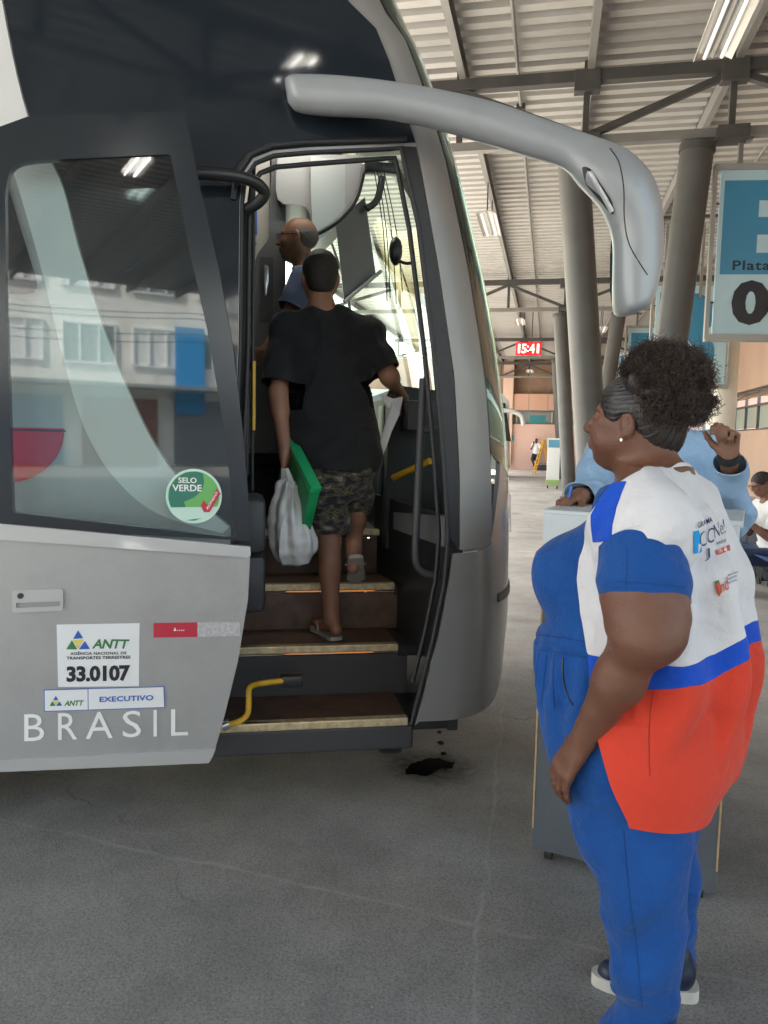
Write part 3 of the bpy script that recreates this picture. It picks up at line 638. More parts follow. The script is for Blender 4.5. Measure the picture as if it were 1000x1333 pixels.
# ================================================================== GROUND
def ground_mat():
    m = bpy.data.materials.new('worn_asphalt'); m.use_nodes = True; t = m.node_tree; b = t.nodes['Principled BSDF']; L = t.links.new
    tc = t.nodes.new('ShaderNodeTexCoord')
    def noise(s, d=6, r=.6):
        n = t.nodes.new('ShaderNodeTexNoise'); n.inputs['Scale'].default_value = s; n.inputs['Detail'].default_value = d; n.inputs['Roughness'].default_value = r
        L(tc.outputs['Object'], n.inputs['Vector']); return n.outputs[0]
    def mr(s, a, b_, c, d):
        n = t.nodes.new('ShaderNodeMapRange'); L(s, n.inputs[0])
        for i, x in enumerate((a, b_, c, d)): n.inputs[i+1].default_value = x
        return n.outputs[0]
    def mth(op, a, b_):
        n = t.nodes.new('ShaderNodeMath'); n.operation = op
        for i, x in enumerate((a, b_)):
            if hasattr(x, 'is_linked'): L(x, n.inputs[i])
            else: n.inputs[i].default_value = x
        return n.outputs[0]
    big = mr(noise(.55, 4), .3, .7, .78, 1.22); mid = mr(noise(3.2, 8, .7), .3, .7, .82, 1.18); fine = mr(noise(130, 3, .7), .25, .75, .62, 1.38)
    vor = t.nodes.new('ShaderNodeTexVoronoi'); vor.inputs['Scale'].default_value = 95; L(tc.outputs['Object'], vor.inputs['Vector'])
    agg = mr(vor.outputs['Distance'], .0, .55, .75, 1.15)
    k = mth('MULTIPLY', mth('MULTIPLY', big, mid), mth('MULTIPLY', fine, agg))
    # joints: faint pale lines at fixed places, wobbling a little
    sep = t.nodes.new('ShaderNodeSeparateXYZ'); L(tc.outputs['Object'], sep.inputs[0])
    wob = mr(noise(2.6, 5), 0, 1, -.06, .06)
    def line(nx, ny, c, w):
        d = mth('ABSOLUTE', mth('ADD', mth('ADD', mth('MULTIPLY', sep.outputs[0], nx), mth('MULTIPLY', sep.outputs[1], ny)), mth('ADD', wob, -c)), 0)
        return mr(d, 0, w, 1, 0)
    ls = None
    def seg(p0, p1, w):
        d = (p1-p0); n = Vector((-d.y, d.x)).normalized(); return line(n.x, n.y, n.x*p0.x+n.y*p0.y, w)
    A = seg(PZ(640, 1060, 0), PZ(616, 1320, 0), .010); B_ = seg(PZ(90, 1085, 0), PZ(640, 1205, 0), .014)
    ls = mth('MULTIPLY', mth('MAXIMUM', A, B_), mr(noise(9, 4), .35, .65, .05, .5))
    mx = t.nodes.new('ShaderNodeMix'); mx.data_type = 'RGBA'
    vm = t.nodes.new('ShaderNodeVectorMath'); vm.operation = 'SCALE'; L(k, vm.inputs['Scale'])
    # asphalt to concrete blend paints in the brighter light down the platform; yard pale
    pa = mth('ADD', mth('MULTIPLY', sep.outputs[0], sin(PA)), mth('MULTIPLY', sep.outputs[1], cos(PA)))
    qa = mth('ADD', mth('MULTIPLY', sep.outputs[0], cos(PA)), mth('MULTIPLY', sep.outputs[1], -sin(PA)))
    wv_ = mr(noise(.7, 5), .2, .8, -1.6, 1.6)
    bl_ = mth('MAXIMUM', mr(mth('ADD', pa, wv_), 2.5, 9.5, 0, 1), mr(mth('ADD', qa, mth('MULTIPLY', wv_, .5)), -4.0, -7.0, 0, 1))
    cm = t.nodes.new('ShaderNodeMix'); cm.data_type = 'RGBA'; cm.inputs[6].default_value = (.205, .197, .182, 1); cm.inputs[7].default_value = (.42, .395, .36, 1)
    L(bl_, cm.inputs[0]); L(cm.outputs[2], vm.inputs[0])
    L(ls, mx.inputs[0]); L(vm.outputs[0], mx.inputs[6]); mx.inputs[7].default_value = (.42, .40, .36, 1)
    ck = t.nodes.new('ShaderNodeTexVoronoi'); ck.feature = 'DISTANCE_TO_EDGE'; ck.inputs['Scale'].default_value = .42
    wv2 = t.nodes.new('ShaderNodeVectorMath'); wv2.operation = 'ADD'; nz = t.nodes.new('ShaderNodeTexNoise'); nz.inputs['Scale'].default_value = 2.2; nz.inputs['Detail'].default_value = 6
    L(tc.outputs['Object'], nz.inputs['Vector']); sc3 = t.nodes.new('ShaderNodeVectorMath'); sc3.operation = 'SCALE'; sc3.inputs['Scale'].default_value = .5; L(nz.outputs['Color'], sc3.inputs[0])
    L(tc.outputs['Object'], wv2.inputs[0]); L(sc3.outputs[0], wv2.inputs[1]); L(wv2.outputs[0], ck.inputs['Vector'])
    crk = mth('MULTIPLY', mr(ck.outputs['Distance'], .0, .004, .6, 0), mr(noise(1.1, 3), .48, .6, 0, 1))
    m3 = t.nodes.new('ShaderNodeMix'); m3.data_type = 'RGBA'; L(crk, m3.inputs[0]); L(mx.outputs[2], m3.inputs[6]); m3.inputs[7].default_value = (.06, .056, .05, 1)
    mx = m3
    # dark oil film patches
    oil = mr(noise(.9, 5, .6), .56, .72, 0, .55)
    m2 = t.nodes.new('ShaderNodeMix'); m2.data_type = 'RGBA'; L(oil, m2.inputs[0]); L(mx.outputs[2], m2.inputs[6]); m2.inputs[7].default_value = (.09, .086, .08, 1)
    L(m2.outputs[2], b.inputs['Base Color'])
    L(mr(noise(2.5, 6), .3, .7, .52, .8), b.inputs['Roughness'])
    bp = t.nodes.new('ShaderNodeBump'); bp.inputs['Strength'].default_value = .35; bp.inputs['Distance'].default_value = .004
    L(mth('ADD', fine, agg), bp.inputs['Height']); L(bp.outputs[0], b.inputs['Normal'])
    return m
def sheet(name, pts, z, m, kind='structure'):
    me = bpy.data.meshes.new(name); me.from_pydata([(p[0], p[1], z) for p in pts], [], [tuple(range(len(pts)))])
    o = link(name, me, m); return tag(o, kind=kind)
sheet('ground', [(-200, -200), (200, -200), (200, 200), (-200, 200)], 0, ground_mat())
M['concrete'] = mat('pale_concrete', (.30, .28, .255), .6, noise=(1.2, .12), dirt=(2.5, (.2, .185, .17), .6), bump=(60, .15))
M['street'] = mat('street_asphalt', (.14, .135, .13), .8, noise=(2, .15))
sheet('street', [pl(-60, -60), pl(-60, 60), pl(-21.5, 60), pl(-21.5, -60)], .004, M['street'])
# ================================================================== ROOF
M['steel'] = mat('dusty_grey_steel', (.065, .063, .058), .6, .1, noise=(3, .15), dirt=(4, (.12, .10, .08), .5))
M['steel_lt'] = mat('pale_grey_steel', (.22, .215, .195), .5, .1, noise=(3, .1), dirt=(5, (.22, .2, .17), .4))
M['sheet'] = mat('roof_sheet_paint', (.45, .437, .405), .45, .1, noise=(.6, .08), dirt=(1.2, (.30, .265, .21), .5))
HR = 6.0; Q0, Q1 = -6.6, 6.2; P0, P1 = -19.5, 44
roof = empty('station_roof', pl(0, 0, 0), PROT)
tag(roof, 'wide beige corrugated metal canopy on steel trusses covering the bus platform', 'roof')
RT = lambda q, p, z: Vector((q, p, z))           # local axes: x = q, y = p
per = .27; n = int((P1-P0)/per)
qb = [-6.6, -1.22, .27, 1.88, 6.2]
for a, b in zip(qb[:-1], qb[1:]):
    vs = []; fs = []
    ps = []
    for i in range(n):
        y = P0+i*per; ps += [(y, 0), (y+.13, 0), (y+.155, .07), (y+.245, .07)]
    for y, h in ps: vs += [(a+.005, y, HR+h), (b-.005, y, HR+h)]
    fs = [(2*i, 2*i+1, 2*i+3, 2*i+2) for i in range(len(ps)-1)]
    me = bpy.data.meshes.new('roof_sheet'); me.from_pydata(vs, [], fs); link('roof_sheet', me, M['sheet'], roof)
mb = MB(); mb.box((-.2, 12, HR+.1), (12.9, 63.6, .03)); mb.build('roof_lining', M['sheet'], roof)
# purlin beams running along the platform
for q in (-6.5, -4.2, -2.7, -1.22, .27, 1.88, 3.5, 5.0):
    mb = MB(); mb.box((q, 12, HR-.12), (.012, 63, .2)); mb.box((q+.035, 12, HR-.025), (.075, 63, .012)); mb.box((q+.035, 12, HR-.215), (.075, 63, .012)); mb.build('roof_beam', M['steel_lt'], roof)
TP = [-2.0, 9.7, 21.3, 32.9, 42.6]
ZL, ZU = 5.0, 5.72
node = [-6.5, -4.2, -2.7, -1.22, .27, 1.88, 3.5, 5.0, 6.1]
for y in TP:
    m = MB(); m.box((-.2, y, ZU), (12.9, .13, .13)); m.build('truss_chord', M['steel'], roof)
    m = MB(); m.box((-.2, y, ZL), (12.9, .12, .10)); m.build('truss_chord', M['steel_lt'], roof)
    for i in range(len(node)-1):
        a, b = node[i], node[i+1]
        m = MB()
        if i % 2 == 0: m.beam((a, y, ZL+.05), (b, y, ZU-.06), .07, .09, (0, 1, 0))
        else: m.beam((a, y, ZU-.06), (b, y, ZL+.05), .07, .09, (0, 1, 0))
        m.build('truss_diagonal', M['steel'], roof)
    for a in node:
        m = MB(); m.box((a, y+.02, (ZL+ZU)/2), (.07, .07, ZU-ZL-.1)); m.box((a, y, (ZU+HR)/2-.05), (.08, .08, HR-ZU-.1)); m.build('truss_post', M['steel'], roof)
    for a in (.27, 1.88):
        m = MB(); m.box((a, y, ZU-.05), (.30, .16, .24), bev=.01); m.box((a, y, ZL-.02), (.34, .3, .14), bev=.01); m.build('gusset', M['steel'], roof)
# hanging conduit and long wires
for q, z in ((-2.0, 5.2),):
    m = MB(); m.tube([(q, yy, z+.02*((k % 2))) for k, yy in enumerate(np.arange(-2, 43, 5.8))], .008, 5); m.build('cable', M['rubber'], roof)
for q in (-.55, 3.0):
    m = MB(); m.tube([(q, P0+.5, HR-.06), (q, P1-.5, HR-.06)], .022, 8); m.build('conduit', M['steel_lt'], roof, 60)
    for y in TP[1:]: m = MB(); m.box((q, y+1.2, HR-.07), (.12, .10, .08), bev=.01); m.build('junction_box', M['steel'], roof)
# ================================================================== COLUMNS (splayed in pairs)
M['column'] = mat('grey_column_paint', (.092, .09, .085), .5, .1, noise=(2, .08), dirt=(3, (.06, .056, .05), .4))
def column(y, qt, qb_, label, r=.185):
    o = empty('platform_column', pl(y, qb_, 0), PROT); tag(o, label, 'column', 'splayed platform columns')
    d = qt-qb_
    m = MB(); m.tube([(d*t, 0, (ZL-.12)*t) for t in np.linspace(0, 1, 6)], r, 28); m.build('shaft', M['column'], o, 60)
    m = MB(); m.tube([(d*.985, 0, (ZL-.12)*.985), (d*1.0, 0, ZL-.11)], r*1.08, 28); m.build('capital', M['steel'], o, 40)
    m = MB(); m.tube([(0, 0, 0), (0, 0, .03)], r*1.35, 24); m.build('base_plate', M['steel'], o, 40)
    return o
def q_at(px, y): # platform offset seen at pixel column px at its distance
    return None
def PQ(px, py, y):
    """point on the plane p = y seen at a pixel -> (q, z)"""
    d = ray(px, py); n = Vector((sin(PA), cos(PA), 0)); t = y/(d.dot(n)); r = CAMP+d*t
    return (r.x*cos(PA)-r.y*sin(PA), r.z)
def col_from_px(y, x0, y0, x1, y1, label, r=.185):
    a, b = PQ(x0, y0, y), PQ(x1, y1, y)
    k = (b[0]-a[0])/(b[1]-a[1]); column(y, a[0]+k*(ZL-.12-a[1]), a[0]-k*a[1], label, r)
col_from_px(TP[1], 748, 230, 768, 560, 'thick grey round column beside the red clock, its top leaning towards the bus')
col_from_px(TP[1], 905, 215, 876, 430, 'thick grey round column behind the hair puff, its top leaning towards the big letter sign')
col_from_px(TP[2], 730, 420, 740, 620, 'smaller looking grey column just behind the thick one beside the red clock')
col_from_px(TP[2], 804, 420, 794, 480, 'grey column behind the mirror head, leaning towards the signs')
col_from_px(TP[3], 724.5, 480, 730, 590, 'far grey column in line behind the two leaning ones by the info board')
col_from_px(TP[3], 775, 480, 768, 540, 'far grey column mostly hidden behind the nearer leaning column and the woman')
col_from_px(TP[0], -1100, 230, -1060, 560, 'grey column standing behind the photographer') if False else None
# ================================================================== LAMPS
M['tube'] = mat('fluorescent_tube', (.85, .85, .83), .4, emit=((1, .97, .9), .12))
M['tube_on'] = mat('lit_tube', (.9, .9, .88), .4, emit=((1, .98, .92), 6.0))
M['lamp_metal'] = mat('lamp_reflector', (.55, .53, .48), .3, .5)
def lamp(p, q, z, label, L=1.25, on=False):
    o = empty('ceiling_lamp', pl(p, q, z), PROT); tag(o, label, 'ceiling lamp', 'fluorescent ceiling lamps')
    m = MB(); m.loft([[Vector((a, b, c)) for a, c in ((-.17, 0), (-.09, .06), (.09, .06), (.17, 0), (.165, -.004), (.08, .05), (.02, .05), (0, .015), (-.02, .05), (-.08, .05), (-.165, -.004))] for b in (-L/2, L/2)]); m.build('reflector', M['lamp_metal'], o, 20)
    for s in (-1, 1):
        m = MB(); m.tube([(s*.075, -L/2+.03, .012), (s*.075, L/2-.03, .012)], .016, 10); m.build('tube', M['tube_on' if on else 'tube'], o, 60)
    m = MB()
    for s in (-1, 1): m.box((0, s*L/2*.7, .06+(HR-.22-z-.06)/2), (.02, .02, max(.02, HR-.22-z-.06)))
    m.build('hanger', M['steel'], o)
    return o
def lampx(px, py, p, label, **k):
    q, z = PQ(px, py, p); lamp(p, q, min(z, 5.7), label, **k)
lampx(948, 30, 7.3, 'twin tube ceiling lamp above the big platform sign', L=1.3)
lampx(637, 294, 13.9, 'twin tube ceiling lamp between bus mirror and roof truss', L=1.4)
lampx(677, 420, 25.5, 'small twin tube lamp above the red clock')
lampx(783, 430, 25.8, 'twin tube lamp beside the column behind the mirror head')
lampx(690, 484, 37, 'farthest ceiling lamp right under the red clock')
def mirrored(px, py, v):
    """spot of the roof lamp that shows as a highlight at this pixel of the upright glazing plane v"""
    n = Vector((sin(BYAW), -cos(BYAW), 0)); u, zz = BP(px, py, v); h = BM @ Vector((u, v, zz)); d = ray(px, py).normalized(); r = d-n*(2*d.dot(n)); e = h+r*((5.55-h.z)/r.z)
    return (e.x*sin(PA)+e.y*cos(PA), e.x*cos(PA)-e.y*sin(PA))
lamp(*mirrored(386, 60, 0), 5.55, 'lit twin tube ceiling lamp mirrored in the dark upper bus glazing', on=True, L=.7)
lamp(*mirrored(178, 218, -.16), 5.55, 'lit twin tube ceiling lamp mirrored in the open door pane', on=True, L=1.0)
# ================================================================== CLOCK
M['clock_red'] = mat('clock_red', (.35, .01, .015), .35, emit=((1, .02, .03), .12))
M['led_white'] = mat('clock_digits', (.8, .75, .6), .4, emit=((1, .9, .65), .9))
yc = 27.0; q, z = PQ(688, 454, yc); s = yc/1001*1.02
ck = empty('digital_clock', pl(yc, q, z), PROT); tag(ck, 'red digital clock reading 15:41 hanging from the roof', 'clock')
m = MB(); m.box((0, 0, 0), (31*s, .12, 16*s), bev=.02); m.build('case', M['clock_red'], ck)
for ch_, a_, b_ in (('1', -12.5, -10.2), ('5', -8, -2.5), ('4', 1.5, 7.5), ('1', 10.5, 12.8)): lettering(ch_, [(a_*s, -5.5*s), (b_*s, -5.5*s), (b_*s, 5.5*s), (a_*s, 5.5*s)], lambda a, b, d: Vector((a, -.065, b)), M['led_white'], ck, .015, name='digit')
for zz_ in (-3, 2.5):
    m = MB(); m.box((-.6*s, -.063, zz_*s), (1.3*s, .006, 1.6*s)); m.build('colon_dot', M['led_white'], ck)
m = MB(); m.box((-6*s, 0, 8*s+.5), (.03, .03, 1.0)); m.box((4*s, 0, 8*s+.5), (.03, .03, 1.0)); m.build('hanger', M['steel'], ck)
# ================================================================== PLATFORM SIGNS
M['sign_pale'] = mat('sign_pale_blue', (.46, .66, .74), .35, noise=(1.5, .04))
M['sign_blue'] = mat('sign_blue', (.045, .25, .43), .35, noise=(1.5, .05))
M['sign_frame'] = mat('sign_frame_grey', (.36, .36, .34), .45, .3)
def sign(y, x0, y0, y1, label, letter, num, W=1.75, zr=0, plate=True):
    a, b = PQ(x0, y0, y), PQ(x0, y1, y); H = a[1]-b[1]
    o = empty('platform_sign', pl(y, a[0], b[1]), PROT+zr); tag(o, label, 'platform sign', 'hanging platform signs')
    pf = lambda d: (lambda a_, b_, dd=0: Vector((a_*W, -d, b_*H)))
    m = MB(); m.box((W/2, .0, H/2), (W, .05, H), bev=.005); m.build('panel', M['sign_pale'], o)
    m = MB()
    m.box((W/2, 0, H+.03), (W+.16, .09, .07)); m.box((W/2, 0, -.035), (W+.16, .1, .08)); m.build('frame_rail', M['sign_frame'], o)
    for k in (-.065, W+.065):
        m = MB(); m.box((k, 0, H/2), (.045, .06, H+.1)); m.build('frame_post', M['sign_frame'], o)
        for t in (.2, .8):
            m = MB(); m.box((k+(.03 if k < 0 else -.03), 0, H*t), (.10, .02, .02)); m.build('bracket', M['steel'], o)
    for k in (.2, W-.2):
        m = MB(); m.box((k, 0, H+.07+max(.05, ZL-b[1]-H-.07)/2), (.05, .05, max(.05, ZL-b[1]-H-.07))); m.box((k, 0, ZL-b[1]-.06), (.22, .12, .03)); m.build('hanger', M['steel_lt'], o)
    if letter == 'E':
        P_ = [(.035, .37), (.97, .37), (.97, .50), (.36, .50), (.36, .61), (.8, .61), (.8, .715), (.36, .715), (.36, .815), (.97, .815), (.97, .935), (.035, .935)]
        panel('letter', P_, lambda a_, b_, d: Vector((a_*W, -.029+d, b_*H)), M['sign_blue'], o, .003, step=.3)
    elif letter == 'B':
        P_ = [(.05, .14), (.50, .14)]+spl([(.62, .15), (.80, .22), (.84, .34), (.79, .45), (.68, .53), (.78, .60), (.82, .72), (.76, .84), (.60, .92)], 5)+[(.05, .93)]
        h1 = rnd([(.36, .26), (.52, .26), (.52, .44), (.36, .44)], .05); h2 = rnd([(.36, .62), (.5, .62), (.5, .80), (.36, .80)], .05)
        panel('letter', P_, lambda a_, b_, d: Vector((a_*W, -.029+d, b_*H)), M['sign_blue'], o, .003, holes=[h1, h2], step=.3)
    else:
        P_ = [(.05, .2), (.96, .2), (.96, .93), (.05, .93)]; h1 = [(.62, .3), (.96, .3), (.96, .62), (.62, .62)]
        panel('letter', P_[:1]+[(.62, .2), (.62, .62), (.96, .62)]+P_[2:], lambda a_, b_, d: Vector((a_*W, -.029+d, b_*H)), M['sign_blue'], o, .003, step=.3)
    f = lambda a_, b_, d: Vector((a_*W, -.031, b_*H))
    if letter == 'E':
        lettering('Plataforma', [(.15, .395), (.94, .395), (.94, .455), (.15, .455)], f, M['ink_black'], o, .02, 1.1)
        lettering(num, [(.16, .06), (.84, .06), (.84, .335), (.16, .335)], f, M['ink_black'], o, .05)
    elif letter == 'B':
        lettering('Plataforma', [(.13, .165), (.80, .165), (.80, .225), (.13, .225)], f, M['ink_black'], o, .01, 1.1)
    return o
sign(9.75, 939, 222, 436, 'nearest hanging blue platform sign with a huge letter and the number 04', 'E', '04', 1.2, radians(6))
sign(16.0, 855, 372, 500, 'hanging blue platform sign with a big letter B, behind the leaning column', 'B', '', 1.36, radians(6))
sign(21.8, 819, 427, 520, 'third hanging blue platform sign, half hidden behind the curly hair', 'F', '', 1.3, radians(6))
sign(27.5, 806, 459, 535, 'small farthest hanging blue platform sign beside the far column', 'F', '', 1.3, radians(6))
# pole row carrying the second sign
m = MB(); a = PQ(850, 284, 15.9); m.beam((a[0]-.3, 15.9, a[1]), (a[0]+3.0, 15.9, a[1]), .05, .05); m.build('sign_beam', M['steel'], roof)
for x in (870, 918):
    m = MB(); b = PQ(x, 290, 15.95); m.box((b[0], 16.0, b[1]-.7), (.05, .05, 1.4)); m.build('sign_hanger', M['steel_lt'], roof)
# ================================================================== END WALL
M['pink'] = mat('salmon_wall', (.68, .45, .37), .7, noise=(.8, .08), dirt=(1.5, (.55, .37, .30), .4), bump=(20, .1))
M['pink_d'] = mat('salmon_beam', (.58, .34, .24), .7, noise=(.8, .08))
M['peach'] = mat('peach_wall', (.62, .43, .33), .7, noise=(.8, .06), bump=(20, .1))
M['pane'] = mat('grey_window_pane', (.20, .23, .22), .12, 0, .6)
M['alu'] = mat('window_aluminium', (.16, .16, .16), .4, .5)
YW = 43.0
ew = empty('end_building', pl(YW, 0, 0), PROT); tag(ew, 'salmon pink end building with a strip of windows across the platform', 'building')
z1, z2, z3 = PQ(680, 552, YW)[1], PQ(680, 534, YW)[1], PQ(680, 513, YW)[1]
m = MB(); m.box((-2, .2, z1/2), (30, .4, z1)); m.build('lower_wall', M['pink'], ew)
m = MB(); m.box((-2, .12, (z2+z3)/2), (30, .5, z3-z2)); m.build('upper_beam', M['pink_d'], ew)
m = MB(); m.box((-2, .5, (z3+6.2)/2), (30, .2, 6.2-z3)); m.build('gable_cladding', mat('brown_cladding', (.30, .19, .12), .7, noise=(1, .2)), ew)
m = MB(); m.box((-2.3, -.02, 3.4), (.55, .5, 6.2)); m.build('pilaster', M['peach'], ew)
for i in range(16):
    x = -17+i*1.9
    f = MB(); f.box((x+.95, .2, z1+.04), (1.9, .1, .08)); f.box((x+.95, .2, z2-.04), (1.9, .1, .08)); f.box((x+.03, .2, (z1+z2)/2), (.06, .1, z2-z1-.16)); fo = f.build('window', M['alu'], ew)
    g = MB(); g.box((x+.97, .25, (z1+z2)/2), (1.84, .02, z2-z1-.16)); g.build('pane', M['pane'], fo)
# small teal board in front of windows, blue plate on wall
q, z = PQ(700, 546, 38); sb = empty('teal_sign', pl(38, q, z), PROT); tag(sb, 'small teal hanging sign in front of the far window strip', 'sign')
m = MB(); m.box((0, 0, 0), (20*38/1001, .05, 10*38/1001)); m.build('panel', mat('teal_sign_paint', (.05, .25, .27), .4), sb)
for k in (-.45, .45):
    m = MB(); m.box((k, 0, 1.2), (.03, .03, 2.2)); m.build('rod', M['steel_lt'], sb)
q, z = PQ(665.5, 570, YW-.05); m = MB(); m.box((0, 0, 0), (.3, .02, .28)); o = m.build('blue_plate', mat('blue_plate_paint', (.05, .35, .55), .4), None); o.location = pl(YW-.05, q, z); o.rotation_euler.z = PROT
tag(o, 'tiny blue square notice on the pink end wall', 'notice')
# right hand building along the platform
QW = 6.0
rb = empty('side_building', pl(20, QW, 0), PROT); tag(rb, 'peach coloured station building with a tilted window strip along the platform', 'building')
zb, zt2 = 1.98, 3.25
m = MB(); m.box((.25, 2, zb/2), (.5, 42, zb)); m.build('lower_wall', M['peach'], rb)
m = MB(); m.box((.25, 2, (zt2+6.1)/2), (.5, 42, 6.1-zt2)); m.build('upper_wall', M['peach'], rb)
for i in range(21):
    y = -17+i*1.5
    f = MB()
    for zz in (zb+.03, zb+.78, zt2-.03): f.box((.2, y+.75, zz), (.08, 1.5, .06))
    f.box((.2, y, (zb+zt2)/2), (.08, .06, zt2-zb)); fo = f.build('window', M['alu'], rb)
    g = MB(); g.box((.26, y+.76, zb+.42), (.02, 1.42, .66)); g.build('pane', mat('lit_pane', (.50, .55, .48), .25) if i == 0 else bpy.data.materials['lit_pane'], fo)
    g = MB(); g.beam((.18, y+.76, zt2-.08), (-.42, y+.76, zb+.86), 1.40, .02, (0, 1, 0)) if False else g.add([(.16, y+.05, zt2-.07), (.16, y+1.45, zt2-.07), (-.38, y+1.45, zb+.88), (-.38, y+.05, zb+.88)], [(0, 1, 2, 3)])
    g.build('tilted_pane', mat('tilted_pane_glass', (.30, .27, .22), .25) if i == 0 else bpy.data.materials['tilted_pane_glass'], fo)
m = MB()
# white round column by the side building
q, z = PQ(940, 520, 16.5); o = empty('white_column', pl(16.5, q, 0), PROT); tag(o, 'white painted round column beside the peach building', 'column')
m = MB(); m.tube([(0, 0, 0), (0, 0, 5.7)], .27, 28); m.build('shaft', mat('white_column_paint', (.70, .66, .58), .5, noise=(2, .05)), o, 60)
m = MB(); m.tube([(0, 0, 0), (0, 0, .25)], .29, 28); m.build('plinth', M['column'], o, 60)
# ================================================================== street facade behind the photographer (mirrored in the door pane)
up_ = empty('utility_pole', pl(-25.5, -6.5, 0), PROT); tag(up_, 'grey street utility pole with wires, mirrored in the open door pane', 'utility pole')
m = MB(); m.tube([(0, 0, 0), (0, 0, 9)], [.16, .11], 12); m.build('shaft', M['column'], up_, 60); m = MB(); m.box((0, 0, 8.4), (1.8, .1, .12)); m.build('cross_arm', M['steel'], up_)
for k, z_ in enumerate((5.2, 5.5, 6.1, 6.3, 8.5)):
    m = MB(); m.tube([(x, .05*k, z_-.35*(1-((x%14-7)/7)**2)) for x in np.arange(-28, 29, 2)], .018, 5); m.build('wire', M['rubber'], up_, 60)
fb = empty('street_facade', pl(-31, 0, 0), PROT); tag(fb, 'pale street building behind the photographer, mirrored in the bus door pane', 'building')
M['facade'] = mat('pale_facade', (.78, .76, .70), .8, noise=(.5, .08), dirt=(.9, (.4, .37, .33), .5))
m = MB(); m.box((0, -.5, 7), (60, .8, 14)); m.build('wall', M['facade'], fb)
rndm = random.Random(3)
for fl in range(3):
    for i in range(20):
        x = -28.5+i*3.0; zz = 4.6+fl*3.3
        f = MB()
        f.box((x, -.06, zz), (2.3, .14, .09)); f.box((x, -.06, zz+1.7), (2.3, .14, .09))
        for t in (-1.1, -.4, .4, 1.1): f.box((x+t, -.06, zz+.85), (.08, .14, 1.7))
        fo = f.build('window', M['white_paint'], fb)
        g = MB(); g.box((x, -.085, zz+.85), (2.2, .02, 1.6)); g.build('pane', M['pane'] if rndm.random() < .5 else M['white_paint'], fo)
m = MB(); m.box((0, .8, 3.6), (56, 1.8, .16)); m.build('awning', mat('awning_grey', (.22, .21, .2), .7), fb)
for i in range(14):
    m = MB(); m.box((-27+i*4.1, -.05, 1.6), (3.3, .14, 3.0)); m.build('shutter', mat('shop_shutter_%d' % i, [(.30, .13, .09), (.2, .2, .21), (.35, .33, .3), (.08, .2, .35)][i % 4], .6, noise=(4, .15)), fb)
def facade_q(px, py):
    n = Vector((sin(BYAW), -cos(BYAW), 0)); u, zz = BP(px, py, -.16); h = BM @ Vector((u, -.16, zz)); d = ray(px, py).normalized(); r = d-n*(2*d.dot(n))
    g = Vector((sin(PA), cos(PA), 0)); e = h+r*((-30.9-h.dot(g))/r.dot(g)); return (e.x*cos(PA)-e.y*sin(PA), e.z)
b0, b1 = facade_q(228, 425), facade_q(266, 540)
m = MB(); m.box(((b0[0]+b1[0])/2, .12, (b0[1]+b1[1])/2), (abs(b1[0]-b0[0]), .1, abs(b0[1]-b1[1]))); m.build('banner', mat('blue_banner', (.03, .25, .55), .6), fb)
